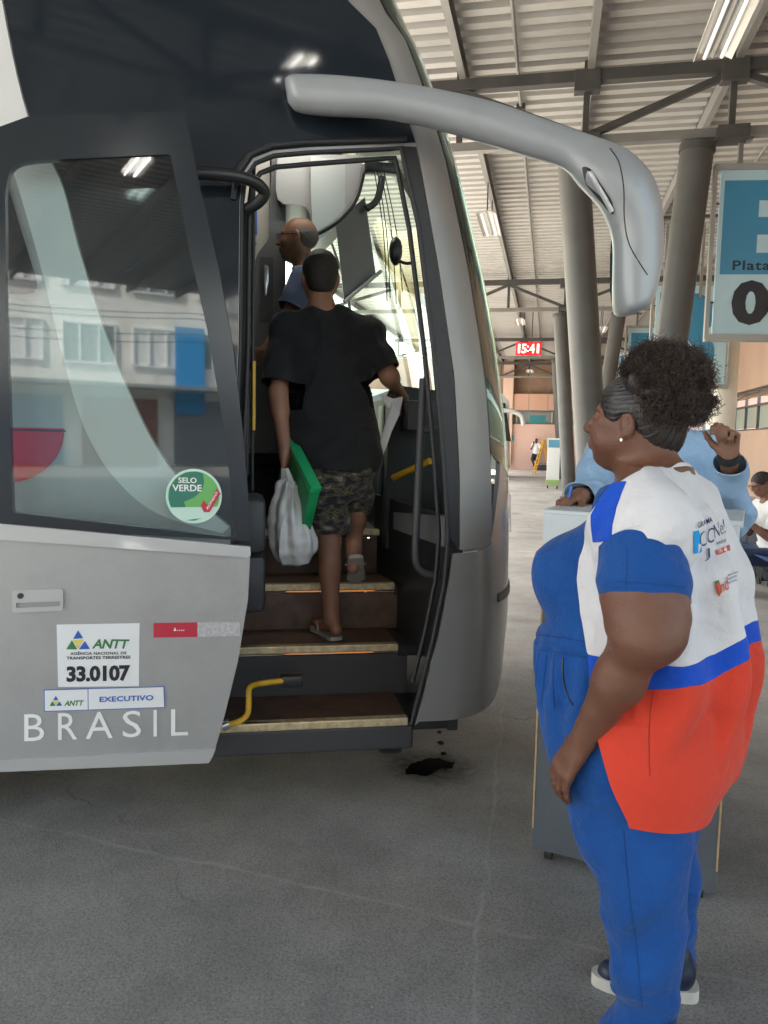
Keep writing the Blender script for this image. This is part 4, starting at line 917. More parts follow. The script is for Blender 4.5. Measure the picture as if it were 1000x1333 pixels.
# ================================================================== FIGURES: distance fields turned into one continuous skin
class Field:
    def __init__(s, lo, hi, h):
        s.lo = np.array(lo, np.float32); s.h = h; s.n = np.ceil((np.array(hi)-np.array(lo))/h).astype(int)+1
        s.D = np.full(tuple(s.n), .12, np.float32)
        s.ax = [s.lo[i]+h*np.arange(s.n[i], dtype=np.float32) for i in range(3)]
    def sub(s, lo, hi, pad):
        a = np.maximum(0, np.floor((np.array(lo)-pad-s.lo)/s.h).astype(int)); b = np.minimum(s.n, np.ceil((np.array(hi)+pad-s.lo)/s.h).astype(int)+1)
        if (b <= a).any(): return None
        sl = tuple(slice(i, j) for i, j in zip(a, b))
        return sl, s.ax[0][sl[0]][:, None, None], s.ax[1][sl[1]][None, :, None], s.ax[2][sl[2]][None, None, :]
    def put(s, sl, d, k, cut=False):
        o = s.D[sl]
        if cut: d = -d
        if k <= 0: s.D[sl] = np.maximum(o, d) if cut else np.minimum(o, d); return
        h = np.maximum(k-np.abs(o-d), 0)/k
        s.D[sl] = np.maximum(o, d)+h*h*k*.25 if cut else np.minimum(o, d)-h*h*k*.25
    def cone(s, a, b, ra, rb, k=.02, cut=False, sq=None):
        """round cone a->b; sq=(axis vector, factor) squashes it along a direction"""
        a = np.array(a, np.float32); b = np.array(b, np.float32); m = max(ra, rb)
        g = s.sub(np.minimum(a, b)-m, np.maximum(a, b)+m, k+.015)
        if g is None: return
        sl, X, Y, Z = g; d = b-a; L2 = float(d@d)+1e-12
        x, y, z = X-a[0], Y-a[1], Z-a[2]
        t = np.clip((x*d[0]+y*d[1]+z*d[2])/L2, 0, 1)
        x, y, z = x-t*d[0], y-t*d[1], z-t*d[2]
        r2 = x*x+y*y+z*z
        if sq:
            n = np.array(sq[0], float); n /= np.linalg.norm(n); q = x*n[0]+y*n[1]+z*n[2]; r2 = r2+q*q*(1/sq[1]**2-1)
        s.put(sl, np.sqrt(r2)-(ra+(rb-ra)*t), k, cut)
    def chain(s, pts, rs, k=.02, sq=None):
        for i in range(len(pts)-1): s.cone(pts[i], pts[i+1], rs[i], rs[i+1], k, sq=sq)
    def ell(s, c, r, k=.02, R=None, cut=False):
        c = np.array(c, np.float32); r = np.array(r, np.float32); m = r.max() if R is not None else r
        g = s.sub(c-m, c+m, k+.015)
        if g is None: return
        sl, X, Y, Z = g; x, y, z = X-c[0], Y-c[1], Z-c[2]
        if R is not None:
            R = np.array(R, np.float32); x, y, z = (R[0, 0]*x+R[1, 0]*y+R[2, 0]*z, R[0, 1]*x+R[1, 1]*y+R[2, 1]*z, R[0, 2]*x+R[1, 2]*y+R[2, 2]*z)
        q0 = np.sqrt((x/r[0])**2+(y/r[1])**2+(z/r[2])**2); q1 = np.sqrt((x/r[0]**2)**2+(y/r[1]**2)**2+(z/r[2]**2)**2)
        s.put(sl, q0*(q0-1)/np.maximum(q1, 1e-5), k, cut)
    def stack(s, rows, k=.02, p=2.0, ends=.0):
        """rows of (z, cx, cy, a, b): ellipses piled up along z"""
        rows = sorted(rows); R = np.array(rows, np.float32); zz = R[:, 0]
        lo = np.array([(R[:, 1]-R[:, 3]).min(), (R[:, 2]-R[:, 4]).min(), zz[0]]); hi = np.array([(R[:, 1]+R[:, 3]).max(), (R[:, 2]+R[:, 4]).max(), zz[-1]])
        g = s.sub(lo, hi, k+.02)
        if g is None: return
        sl, X, Y, Z = g; z = Z.ravel()
        zc = np.clip(z, zz[0], zz[-1])
        f = lambda i: _smooth(zz, R[:, i], zc)[None, None, :].astype(np.float32)
        cx, cy, a, b = f(1), f(2), f(3), f(4)
        q = (np.abs((X-cx)/a)**p+np.abs((Y-cy)/b)**p)**(1/p)
        d = (q-1)*np.minimum(a, b)
        dz = np.maximum(zz[0]-Z, Z-zz[-1]); s.put(sl, np.maximum(d, dz+0*d), k)
    def half(s, n, c, k=0):
        """remove everything with n.x > c"""
        X, Y, Z = s.ax[0][:, None, None], s.ax[1][None, :, None], s.ax[2][None, None, :]
        s.D = np.maximum(s.D, (X*n[0]+Y*n[1]+Z*n[2]-c).astype(np.float32))
    def net(s, it=2):
        D = s.D; n = s.n; I = D < 0
        c = [I[i:n[0]-1+i, j:n[1]-1+j, k:n[2]-1+k] for i in (0, 1) for j in (0, 1) for k in (0, 1)]
        al = c[0].copy(); an = c[0].copy()
        for q in c[1:]: al &= q; an |= q
        act = an & ~al; ijk = np.argwhere(act); idx = np.full(act.shape, -1, np.int32); idx[act] = np.arange(len(ijk))
        i, j, k = ijk.T
        cor = [(a, b, e) for a in (0, 1) for b in (0, 1) for e in (0, 1)]
        V = {q: D[i+q[0], j+q[1], k+q[2]] for q in cor}
        acc = np.zeros((len(ijk), 3)); cnt = np.zeros(len(ijk))
        for a in cor:
            for ax in range(3):
                if a[ax] == 0:
                    b = list(a); b[ax] = 1; b = tuple(b); va, vb = V[a], V[b]; m = (va < 0) != (vb < 0)
                    t = np.where(m, va/np.where(m, va-vb, 1), 0)
                    p = np.tile(np.array(a, float), (len(ijk), 1)); p[:, ax] = t
                    acc += p*m[:, None]; cnt += m
        P = s.lo+(ijk+acc/cnt[:, None])*s.h
        F = []
        for ax in range(3):
            s0 = [slice(0, n[q]) for q in range(3)]; s1 = list(s0); s0[ax] = slice(0, n[ax]-1); s1[ax] = slice(1, n[ax])
            A, B = I[tuple(s0)], I[tuple(s1)]; e = np.argwhere(A != B); u, w = (ax+1) % 3, (ax+2) % 3
            ok = (e[:, u] > 0) & (e[:, w] > 0) & (e[:, u] < n[u]-1) & (e[:, w] < n[w]-1); e = e[ok]
            ins = A[tuple(e.T)]
            def cell(du, dw):
                q = e.copy(); q[:, u] -= du; q[:, w] -= dw; return idx[tuple(q.T)]
            q = np.stack([cell(1, 1), cell(0, 1), cell(0, 0), cell(1, 0)], 1); q[~ins] = q[~ins][:, ::-1]; F.append(q)
        F = np.concatenate(F); F = F[(F >= 0).all(1)]
        return relax(P, F, it), F
def probe(f, P):
    """distance and outward direction of a field at points (trilinear)"""
    def at(Q):
        g = (Q-f.lo)/f.h; g = np.clip(g, 0, np.array(f.n)-1.001); i = g.astype(int); t = g-i; o = 0
        for a in (0, 1):
            for b in (0, 1):
                for c in (0, 1):
                    w_ = (t[:, 0] if a else 1-t[:, 0])*(t[:, 1] if b else 1-t[:, 1])*(t[:, 2] if c else 1-t[:, 2]); o = o+w_*f.D[i[:, 0]+a, i[:, 1]+b, i[:, 2]+c]
        return o
    e = f.h; G = np.stack([at(P+np.eye(3)[k]*e)-at(P-np.eye(3)[k]*e) for k in range(3)], 1); G /= np.maximum(np.linalg.norm(G, axis=1), 1e-6)[:, None]
    return at(P), G
def _smooth(x, y, xq):
    """monotone-ish smooth interpolation"""
    i = np.clip(np.searchsorted(x, xq, 'right')-1, 0, len(x)-2); h = x[i+1]-x[i]; t = np.clip((xq-x[i])/h, 0, 1)
    m = np.gradient(y, x); t2, t3 = t*t, t*t*t
    return (2*t3-3*t2+1)*y[i]+(t3-2*t2+t)*h*m[i]+(-2*t3+3*t2)*y[i+1]+(t3-t2)*h*m[i+1]
def relax(P, F, it=2, lam=.5):
    n = len(P)
    if it <= 0: return P
    E = np.concatenate([F[:, [i, (i+1) % F.shape[1]]] for i in range(F.shape[1])]); a, b = E[:, 0], E[:, 1]
    deg = np.maximum(1, np.bincount(a, minlength=n)+np.bincount(b, minlength=n))
    for k in range(it):
        for l in (lam, -lam*1.03):
            S = np.stack([np.bincount(a, P[b, i], n)+np.bincount(b, P[a, i], n) for i in range(3)], 1)
            P = P+l*(S/deg[:, None]-P)
    return P
def vnormals(P, F):
    T = tris(F); nn = np.cross(P[T[:, 1]]-P[T[:, 0]], P[T[:, 2]]-P[T[:, 0]])
    N = np.stack([sum(np.bincount(T[:, j], nn[:, i], len(P)) for j in range(3)) for i in range(3)], 1)
    return N/np.maximum(np.linalg.norm(N, axis=1), 1e-9)[:, None]
def tris(F):
    return F if F.shape[1] == 3 else np.concatenate([F[:, [0, 1, 2]], F[:, [0, 2, 3]]])
def clip(P, F, s):
    """keep the part of a mesh where the scalar s <= 0, cut cleanly along s = 0"""
    T = tris(F); neg = s <= 0; c = neg[T].sum(1)
    out = [T[c == 3]]; P2 = [P]; base = len(P); key = {}; newp = []
    def cut(i, j):
        k = (i, j) if i < j else (j, i)
        if k not in key:
            t = s[k[0]]/(s[k[0]]-s[k[1]]); key[k] = base+len(newp); newp.append(P[k[0]]*(1-t)+P[k[1]]*t)
        return key[k]
    ex = []
    for t in T[(c == 1) | (c == 2)]:
        r = [int(x) for x in t]
        if neg[r].sum() == 1:
            while not neg[r[0]]: r = r[1:]+r[:1]
            ex.append((r[0], cut(r[0], r[1]), cut(r[0], r[2])))
        else:
            while neg[r[0]]: r = r[1:]+r[:1]
            a, b = cut(r[0], r[1]), cut(r[0], r[2]); ex += [(a, r[1], r[2]), (a, r[2], b)]
    if ex: out.append(np.array(ex))
    T = np.concatenate(out); P = np.concatenate([P, np.array(newp)]) if newp else P
    u, inv = np.unique(T.ravel(), return_inverse=True)
    return P[u], inv.reshape(-1, 3)
def clip_edge(P, F, s, thick):
    """clip, then give the cloth a thickness by adding a back layer and a rim"""
    P, T = clip(P, F, s); return shell(P, T, thick)
def shell(P, T, thick):
    T = tris(T); N = vnormals(P, T); n = len(P)
    E = np.concatenate([T[:, [0, 1]], T[:, [1, 2]], T[:, [2, 0]]]); k = E[:, 0].astype(np.int64)*n+E[:, 1]; r = E[:, 1].astype(np.int64)*n+E[:, 0]
    bd = E[~np.isin(k, r)]
    rim = np.concatenate([np.stack([bd[:, 1], bd[:, 0], bd[:, 0]+n], 1), np.stack([bd[:, 1], bd[:, 0]+n, bd[:, 1]+n], 1)]) if len(bd) else np.zeros((0, 3), int)
    return np.concatenate([P, P-N*thick]), np.concatenate([T, T[:, ::-1]+n, rim])
def npmesh(name, P, F, m, parent=None, smooth=True):
    me = bpy.data.meshes.new(name); F = np.asarray(F); k = F.shape[1]
    me.vertices.add(len(P)); me.vertices.foreach_set('co', np.ascontiguousarray(P, np.float32).ravel())
    me.loops.add(F.size); me.loops.foreach_set('vertex_index', np.ascontiguousarray(F, np.int32).ravel())
    me.polygons.add(len(F)); me.polygons.foreach_set('loop_start', np.arange(0, F.size, k, dtype=np.int32))
    me.update(calc_edges=True); me.validate()
    if smooth: me.polygons.foreach_set('use_smooth', [True]*len(me.polygons))
    return link(name, me, m, parent)
def wob(P, f, seed=0):
    """cheap smooth noise, about -1..1"""
    r = np.random.RandomState(seed); o = 0
    for i in range(5):
        d = r.normal(size=3); d /= np.linalg.norm(d); o = o+np.sin(P@(d*f*(.7+.25*i))+r.uniform(0, 6.28))/(1+.35*i)
    return o/2.6
def ridge(P, f, seed=0, p=5):
    return (1-np.abs(wob(P, f, seed)))**p
# skin and cloth
def skin(name, c, rough=.5):
    m = mat(name, c, rough, 0, .4, noise=(18, .10), bump=(300, .28))
    b = m.node_tree.nodes['Principled BSDF']; b.inputs['Subsurface Weight'].default_value = .08; b.inputs['Subsurface Radius'].default_value = (.012, .005, .003)
    return m
def cloth(name, c, rough=.85, wr=(26, .35), weave=900):
    m = mat(name, c, rough, 0, .2, noise=(9, .06)); t = m.node_tree; b = t.nodes['Principled BSDF']; L = t.links.new
    tc = t.nodes.new('ShaderNodeTexCoord'); n1 = t.nodes.new('ShaderNodeTexNoise'); n1.inputs['Scale'].default_value = wr[0]; n1.inputs['Detail'].default_value = 4
    n2 = t.nodes.new('ShaderNodeTexNoise'); n2.inputs['Scale'].default_value = weave; n2.inputs['Detail'].default_value = 2
    L(tc.outputs['Object'], n1.inputs['Vector']); L(tc.outputs['Object'], n2.inputs['Vector'])
    b1 = t.nodes.new('ShaderNodeBump'); b1.inputs['Strength'].default_value = wr[1]; b1.inputs['Distance'].default_value = .02; L(n1.outputs[0], b1.inputs['Height'])
    b2 = t.nodes.new('ShaderNodeBump'); b2.inputs['Strength'].default_value = .25; b2.inputs['Distance'].default_value = .001; L(n2.outputs[0], b2.inputs['Height']); L(b1.outputs[0], b2.inputs['Normal'])
    L(b2.outputs[0], b.inputs['Normal']); b.inputs['Sheen Weight'].default_value = .15
    return m
def hand(F, w, d, n, size, curl, k=.006, spread=.18, side=1, thumb=(.5, .3)):
    """hand in a field: wrist w, direction d of the palm, n back-of-hand normal, side +1 puts the thumb at n x d;
    curl = bend per joint in radians (number or four)"""
    w = np.array(w, float); d = np.array(d, float); d /= np.linalg.norm(d); n = np.array(n, float); n -= d*(n@d); n /= np.linalg.norm(n); t = np.cross(n, d)*side
    S = size/.185; pl_ = .095*S
    cs = curl if hasattr(curl, '__len__') else [curl]*4
    F.cone(w-d*.01, w+d*pl_*.35, .024*S, .027*S, .02, sq=(n, .72))
    for i, o in enumerate((1.5, .5, -.5, -1.5)):
        kn = w+d*pl_*(1.0-.05*abs(i-1)-.04*(i == 3))+t*o*.0185*S
        F.cone(w+d*pl_*.25+t*o*.012*S, kn, .0150*S, .0118*S, .014)
        dr = d+t*(o*spread*.3); dr /= np.linalg.norm(dr); nn = n; p = kn; L = (.044, .050, .046, .036)[i]*S
        for j in range(3):
            c = cs[i]*(.8, 1.1, .7)[j]; dr2 = dr*cos(c)-nn*sin(c); nn = nn*cos(c)+dr*sin(c); dr = dr2/np.linalg.norm(dr2)
            q = p+dr*L*(1, .66, .52)[j]; r0 = (.0098, .0090, .0082, .0074)[j]*S*(1, 1.03, 1, .88)[i]
            F.cone(p, q, r0, r0*.9, k); p = q
    b = w+d*pl_*.22+t*.022*S-n*.004*S; td = d*.62+t*thumb[0]*1.1-n*thumb[1]; td /= np.linalg.norm(td)
    m = b+td*.042*S; td2 = td+d*.45-n*.15; td2 /= np.linalg.norm(td2); m2 = m+td2*.032*S
    F.cone(w+d*.01, b, .019*S, .0165*S, .015); F.cone(b, m, .0155*S, .0115*S, .008); F.cone(m, m2, .0112*S, .0095*S, k); F.cone(m2, m2+(td2*.8+d*.2)*.022*S, .0098*S, .0078*S, k)
    return w+d*pl_
def head(F, c, R, s=1.0, ear=True, lips=1.0, nose=1.0, jaw=1.0, cheek=0.0, male=False):
    """head in a field: c centre (between the ears), R 3x3 columns forward, left, up; s scale (1 = 23 cm tall)"""
    c = np.array(c, float); R = np.array(R, float); A = lambda x, y, z: c+R@(np.array((x, y, z))*s)
    E = lambda p, r, k, cut=False, R2=None: F.ell(A(*p), np.array(r)*s, k*s, R if R2 is None else R2, cut)
    E((-.012, 0, .028), (.098, .077, .088), .02)                    # skull
    E((.030, 0, -.030), (.066, .060, .080), .035)                   # face
    F.cone(A(.046, 0, -.088), A(.062, 0, -.086), .030*s*jaw, .024*s*jaw, .03*s)   # chin
    for y in (-1, 1):
        F.cone(A(-.005, y*.050, -.040), A(.050, y*.022, -.086), .026*s, .020*s, .03*s)   # jaw
        E((.062, y*.034, -.022), (.028, .026, .022), .02)           # cheek
        if cheek: E((.045, y*.040, -.045), (.032+cheek*.5, .026+cheek, .034), .03)
        E((.088, y*.031, .012), (.016, .019, .013), .008, True)     # socket
        E((.078, y*.031, .010), (.0135, .0145, .0125), .003)        # eyeball
        F.cone(A(.083, y*.012, .030), A(.074, y*.047, .031), .0085*s, .007*s, .010*s)   # brow
    F.cone(A(.090, 0, .018), A(.112*1.0, 0, -.018), .008*s, .0120*s*nose, .012*s)        # nose
    E((.110, 0, -.022), (.013, .012*nose, .011), .008)
    for y in (-1, 1): E((.102, y*.013*nose, -.025), (.011, .009, .008), .006)
    F.cone(A(.098, -.016, -.052), A(.098, .016, -.052), .0066*s*lips, .0066*s*lips, .006*s)
    F.cone(A(.094, -.014, -.064), A(.094, .014, -.064), .0078*s*lips, .0078*s*lips, .006*s)
    F.cone(A(.108, -.02, -.058), A(.108, .02, -.058), .0022*s, .0022*s, .004*s, cut=True)
    if ear:
        for y in (-1, 1):
            Re = R@np.array(Matrix.Rotation(radians(-12*y), 3, 'Z'))@np.array(Matrix.Rotation(radians(8), 3, 'Y'))
            F.ell(A(-.012, y*.079, -.002), np.array((.019, .009, .033))*s, .006*s, Re)
            F.ell(A(-.008, y*.088, .002), np.array((.010, .006, .018))*s, .004*s, Re, cut=True)
            E((-.006, y*.077, -.028), (.010, .007, .010), .006)
    return A
def curls(name, n, sampler, m, parent, length=.05, r=.0011, segs=6, turn=2.2, seed=1, drift=.5):
    """tight curly strands: each a thin three-sided tube that coils away from its root"""
    rg = np.random.RandomState(seed); V = []; Fc = []
    roots, dirs = sampler(rg, n)
    a = np.cross(dirs, rg.normal(size=(n, 3))); a /= np.linalg.norm(a, axis=1)[:, None]; b = np.cross(dirs, a)
    L = length*rg.uniform(.55, 1.25, n)[:, None]; ph = rg.uniform(0, 6.28, n)[:, None]; cr = rg.uniform(.004, .009, n)[:, None]; tn = rg.uniform(.7, 1.3, n)[:, None]*turn
    bend = rg.normal(size=(n, 3))*drift
    C = []
    for i in range(segs+1):
        t = i/segs; dd = dirs+bend*t*.6
        C.append(roots+dd*L*t+(a*np.cos(ph+tn*6.28*t)+b*np.sin(ph+tn*6.28*t))*cr*min(1, t*3))
    C = np.stack(C, 1)                                             # n, segs+1, 3
    T = np.gradient(C, axis=1); T /= np.maximum(np.linalg.norm(T, axis=2), 1e-9)[..., None]
    U = np.cross(T, np.array((.3, .5, .81))); U /= np.maximum(np.linalg.norm(U, axis=2), 1e-9)[..., None]; W = np.cross(T, U)
    taper = np.linspace(1, .55, segs+1)[None, :, None]*r
    V = np.stack([C+(U*cos(q)+W*sin(q))*taper for q in (0, 2.094, 4.189)], 2).reshape(-1, 3)
    base = (np.arange(n)*(segs+1)*3)[:, None, None]; i = (np.arange(segs)*3)[None, :, None]
    q = np.array([[0, 1, 4, 3], [1, 2, 5, 4], [2, 0, 3, 5]])
    Fq = (base[..., None]+i[..., None]+q[None, None]).reshape(-1, 4)
    return npmesh(name, V, Fq, m, parent)
# ================================================================== WOMAN in the foreground
WY = 1.87
_c = PY(838, 700, WY); WC = Vector((_c.x, _c.y, 0)); wf = Vector((-.70, .714, 0)).normalized(); wl = Vector((-wf.y, wf.x, 0))
WROT = math.atan2(wf.y, wf.x)
woman = empty('person', WC, WROT)
tag(woman, 'woman in blue jumpsuit and white, blue and red vest, curly hair in a puff', 'person')
WMI = (Matrix.Translation(WC) @ Matrix.Rotation(WROT, 4, 'Z')).inverted()
def WPX(px, py, yb):
    """local point of the woman seen at a pixel, on her side plane y = yb"""
    c = WMI @ CAMP; d = WMI.to_3x3() @ ray(px, py); t = (yb-c.y)/d.y; return c+d*t
sgt = Vector((WC.x, WC.y, 0)).normalized(); rgt = Vector((sgt.y, -sgt.x, 0)); kf = -(wf.dot(rgt)); kl = -(wl.dot(rgt))
def row(y, xl, xr, b, cy=0.0):
    """torso ellipse whose outline runs from xl to xr at image row y"""
    A, B = PY(xl, y, WY), PY(xr, y, WY); ul, ur = (A-WC).dot(rgt), (B-WC).dot(rgt); z = (A.z+B.z)/2
    hw = (ur-ul)/2; uc = (ur+ul)/2; a = sqrt(max(.0016, hw*hw-(kl*b)**2))/kf
    return (z, -(uc+kl*cy)/kf, cy, a, b)
SKW = skin('woman_skin', (.170, .075, .046), .42)
# ---- head frame
hc = WPX(800, 552, .085); hc = np.array((hc.x-.003, 0.0, hc.z+.004))
HR_ = np.array(Matrix.Rotation(radians(11), 3, 'Z') @ Matrix.Rotation(radians(-4), 3, 'Y'))
f = Field((-.34, -.36, .50), (.36, .42, 1.74), .004)
hA = head(f, hc, HR_, .98, lips=1.25, nose=1.15, jaw=1.05, cheek=.012)
nb = WPX(838, 640, .0)
f.cone(hA(-.03, 0, -.06), (nb.x, 0, nb.z-.02), .058, .066, .03)
f.cone(hA(-.045, 0, -.03), (nb.x-.03, 0, nb.z), .05, .062, .04)
f.stack([(.95, .0, 0, .13, .17), (1.15, .0, 0, .12, .15), (1.30, -.02, 0, .10, .16), (1.40, -.03, 0, .07, .10)], .03)   # core hidden in the clothes
for s_ in (1, -1): f.cone((-.03, 0, 1.36), (-.04, s_*.13, 1.31), .055, .045, .04)
# left arm as in the picture
sh = WPX(838, 690, .215); el = WPX(836, 838, .285); wr = WPX(762, 958, .255)
mid = WPX(806, 885, .275)
sh, el, wr, mid = [np.array(q) for q in (sh, el, wr, mid)]
f.chain([sh*.8+el*.2, sh*.45+el*.55, el+np.array((.0, 0, .02)), mid, wr], [.070, .075, .060, .051, .033], .03)
f.cone((-.035, .15, 1.29), sh*.8+el*.2, .055, .071, .03)
f.ell(el+np.array((-.018, .0, .012)), (.058, .058, .05), .03)
f.cone(sh*.35+el*.65, sh*.2+el*.8, .082, .070, .03)
f.ell(el+np.array((.045, .03, -.005)), (.030, .012, .006), .02, cut=True); f.cone(sh*.25+el*.75+np.array((-.05, 0, 0)), el+np.array((-.045, 0, .03)), .045, .035, .04)
kn = np.array(WPX(733, 1010, .265)); hd = kn-wr
hand(f, wr+hd*.12, hd+np.array((.02, 0, -.015)), (.45, .95, .2), .190, [.42, .42, .40, .34], side=-1, thumb=(.25, .55))
# right arm, hanging on the far side
f.chain([(-.02, -.15, 1.27), (.02, -.25, 1.06), (.09, -.25, .86)], [.070, .062, .036], .03)
hand(f, (.095, -.25, .85), (.2, 0, -1), (.3, -.95, 0), .168, .3, side=1)
Pw, Fw = f.net(2); Pw = Pw+vnormals(Pw, Fw)*(np.where(Pw[:, 2] < 1.3, 1, 0)*(.0016*wob(Pw, 60, 4)+.0012*wob(Pw, 120, 5)))[:, None]; npmesh('body', Pw, Fw, SKW, woman)
# ---- jumpsuit
front = [(640, 796), (680, 764), (710, 744), (740, 722), (768, 709), (795, 707), (818, 709), (836, 694), (870, 692), (920, 700), (980, 716)]
f = Field((-.36, -.34, .0), (.38, .40, 1.42), .005)
bk = {640: 872, 680: 892, 710: 905, 740: 915, 768: 922, 795: 926, 818: 928, 836: 932, 870: 942, 920: 950, 980: 944, 1030: 945, 1110: 905}
wid = {640: .13, 680: .165, 710: .178, 740: .188, 768: .192, 795: .195, 818: .198, 836: .20, 870: .215, 920: .225, 980: .225, 1030: .215, 1110: .20}
rows = [row(y, x+1, bk[y], wid[y]) for y, x in front]
f.stack(rows+[row(1012, 738, 922, .19), row(1045, 765, 895, .14)], .02, 2.1)
f.cone((-.01, .0, 1.33), (-.03, .145, 1.295), .055, .07, .05); f.cone((-.01, .0, 1.33), (-.03, -.145, 1.295), .055, .07, .05)
for s_ in (-1, 1): f.ell((rows[4][1]+rows[4][3]*.55, s_*.085, rows[4][0]+.03), (.10, .10, .10), .06)
# sleeves
f.chain([sh+np.array((0, -.05, -.01)), sh+np.array((0, 0, -.025)), sh*.52+el*.48], [.07, .080, .095], .03)
f.chain([(-.02, -.12, 1.29), (-.01, -.17, 1.24), (.01, -.22, 1.16)], [.065, .075, .088], .03)
# legs: near leg leaves the frame, far leg stands further back
def leg(yb, pts, k=.04):
    for (x0, x1, y) in pts: pass
near = [(930, 735, 880), (965, 726, 893), (1000, 728, 898), (1050, 737, 900), (1100, 751, 902), (1160, 776, 897), (1230, 793, 886), (1290, 799, 881), (1333, 792, 881), (1400, 782, 880), (1470, 776, 876)]
P_ = []
for y, x0, x1 in near:
    A, B = WPX(x0, y, .115), WPX(x1, y, .115); P_.append(((A+B)/2, abs(A.x-B.x)/2))
L_ = [(q.z, q.x, .105+.02*(1-i/7), r, min(r, .115)) for i, (q, r) in enumerate(P_)]
zf = L_[-1][0]
L_ = [(max(z, .0)+0, x, y, a, b) for z, x, y, a, b in L_ if z > .05]
L_.append((.035, L_[-1][1]-.0, .115, .10, .095))
f.stack(L_, .07)
heel = PZ(902, 1296, 0); toe = PZ(762, 1276, 0); heel = WMI @ heel; toe = WMI @ toe
fx = (heel.x*.62+toe.x*.38)
f.stack([(.06, fx+.0, heel.y, .085, .085), (.3, fx-.01, (heel.y-.11)/2, .085, .085), (.55, fx+.0, -.12, .10, .10), (.8, .0, -.11, .15, .12), (.95, .0, -.09, .16, .12)], .05)
fS = f; Ps, Fs = f.net(6); N = vnormals(Ps, Fs)
zb = rows[7][0]
# folds: pleats below the belt, drag lines on the legs, sleeve and bust wrinkles
ang = np.arctan2(Ps[:, 1]-rows[8][2], Ps[:, 0]-rows[8][1]); z = Ps[:, 2]
pleat = np.exp(-((z-(zb-.10))/.09)**2)*np.where(z < zb-.004, 1, 0)*np.clip(np.cos(ang-.9)*1.6-.2, 0, 1)
d = pleat*.009*np.sin(ang*17)
d += np.where(z < zb, 1, 0)*np.clip((zb-z)/.3, 0, 1)*.0075*wob(Ps*np.array((1, 1, .32)), 30, 4)
d += np.clip((.62-z)/.4, 0, 1)*.013*wob(Ps*np.array((.8, .8, 1.1)), 24, 9)+np.clip((.7-z)/.4, 0, 1)*.006*np.sin((z+Ps[:, 0]*.9)*38+3*wob(Ps, 9, 2))
d += np.where(z > zb+.02, 1, 0)*.0022*wob(Ps*np.array((.6, .6, 1)), 42, 5)*1.5
d += .006*np.exp(-((z-zb-.008)/.012)**2)-.004*np.exp(-((z-zb+.016)/.006)**2)-.003*np.exp(-((z-zb-.032)/.005)**2)
arm_d = np.linalg.norm(Ps-np.array((sh*.52+el*.48)), axis=1)
low_ = np.clip((zb-z)/.15, 0, 1); up_ = np.where(z > zb+.02, 1, 0)
d += low_*.007*ridge(Ps*np.array((1, 1, .5))+np.array((0, 0, .3))*Ps[:, :1], 26, 21)*np.clip((.95-z)/.2, .3, 1)
d += np.clip((.45-z)/.3, 0, 1)*.010*ridge(Ps*np.array((.5, .5, 1.3)), 30, 22)+up_*.004*ridge(Ps*np.array((.7, .7, 1)), 30, 23)
d -= low_*np.clip((.9-z)/.2, 0, 1)*.004
Ps = relax(Ps+N*d[:, None], Fs, 2)
# open sleeve ends and trouser hems: cut the caps off
ax = (el-sh)/np.linalg.norm(el-sh); t_end = float((sh*.52+el*.48-sh)@ax)+.035
rad = np.linalg.norm((Ps-sh)-np.outer((Ps-sh)@ax, ax), axis=1)
sc_ = np.where((rad < .14) & (Ps[:, 1] > .14) & ((Ps-sh)@ax > 0), (Ps-sh)@ax-t_end, -1.0)
sh2 = np.array((-.01, -.17, 1.24)); ax2 = np.array((.02, -.05, -.08)); ax2 /= np.linalg.norm(ax2); s2 = (Ps-sh2)@ax2-.13
sc_ = np.maximum(sc_, np.where((Ps[:, 1] < -.2) & (Ps[:, 2] > 1.0), s2, -1)); sc_ = np.maximum(sc_, .03-Ps[:, 2])
hA_n = np.linalg.norm((Ps-np.array((nb.x+.02, 0, nb.z+.03)))*np.array((1, 1, .8)), axis=1); sc_ = np.maximum(sc_, .088-hA_n)
Ps, Fs = clip(Ps, Fs, sc_); Ps, Fs = shell(Ps, Fs, .004)
SUIT = cloth('blue_jumpsuit_cloth', (.008, .072, .285), .78, (17, .7))
npmesh('jumpsuit', Ps, Fs, SUIT, woman)
# pocket slit and sleeve seam
BVS = BVHTree.FromPolygons([Vector(p) for p in Ps], [tuple(int(i) for i in t) for t in Fs])
def on(bv, x, y, off=.002, M_=None):
    o = WMI @ CAMP; dd = (WMI.to_3x3() @ ray(x, y)).normalized(); h = bv.ray_cast(o, dd); return h[0]-dd*off if h[0] else None
def seam(name, bv, pxs, r, m, par, off=.0):
    pts = [on(bv, x, y, off) for x, y in spl(pxs, 8)]; pts = [p for p in pts if p is not None]
    if len(pts) > 2: q = MB(); q.tube(pts, r, 5); q.build(name, m, par, 60)
SEAM = cloth('dark_blue_seam', (.006, .05, .20), .8)
seam('pocket_edge', BVS, [(733, 856), (733, 880), (738, 902), (746, 918)], .0022, M['ink_black'], woman)
for pxs_ in ([(699, 826), (730, 830), (765, 836), (790, 840)], [(696, 845), (730, 850), (765, 856), (790, 860)]): seam('belt_seam', BVS, pxs_, .0018, SEAM, woman)
for pxs_ in ([(712, 852), (709, 880), (705, 915)], [(722, 852), (720, 885), (722, 925)], [(702, 850), (699, 872), (697, 895)]): seam('pleat', BVS, pxs_, .0016, SEAM, woman)
seam('sleeve_hem', BVS, [(787, 757), (815, 758), (850, 760), (893, 765)], .0011, SEAM, woman)
seam('sleeve_seam', BVS, [(817, 715), (816, 745), (815, 766)], .0012, SEAM, woman)
seam('trouser_seam', BVS, [(812, 1080), (818, 1150), (828, 1230), (836, 1310)], .0014, SEAM, woman)
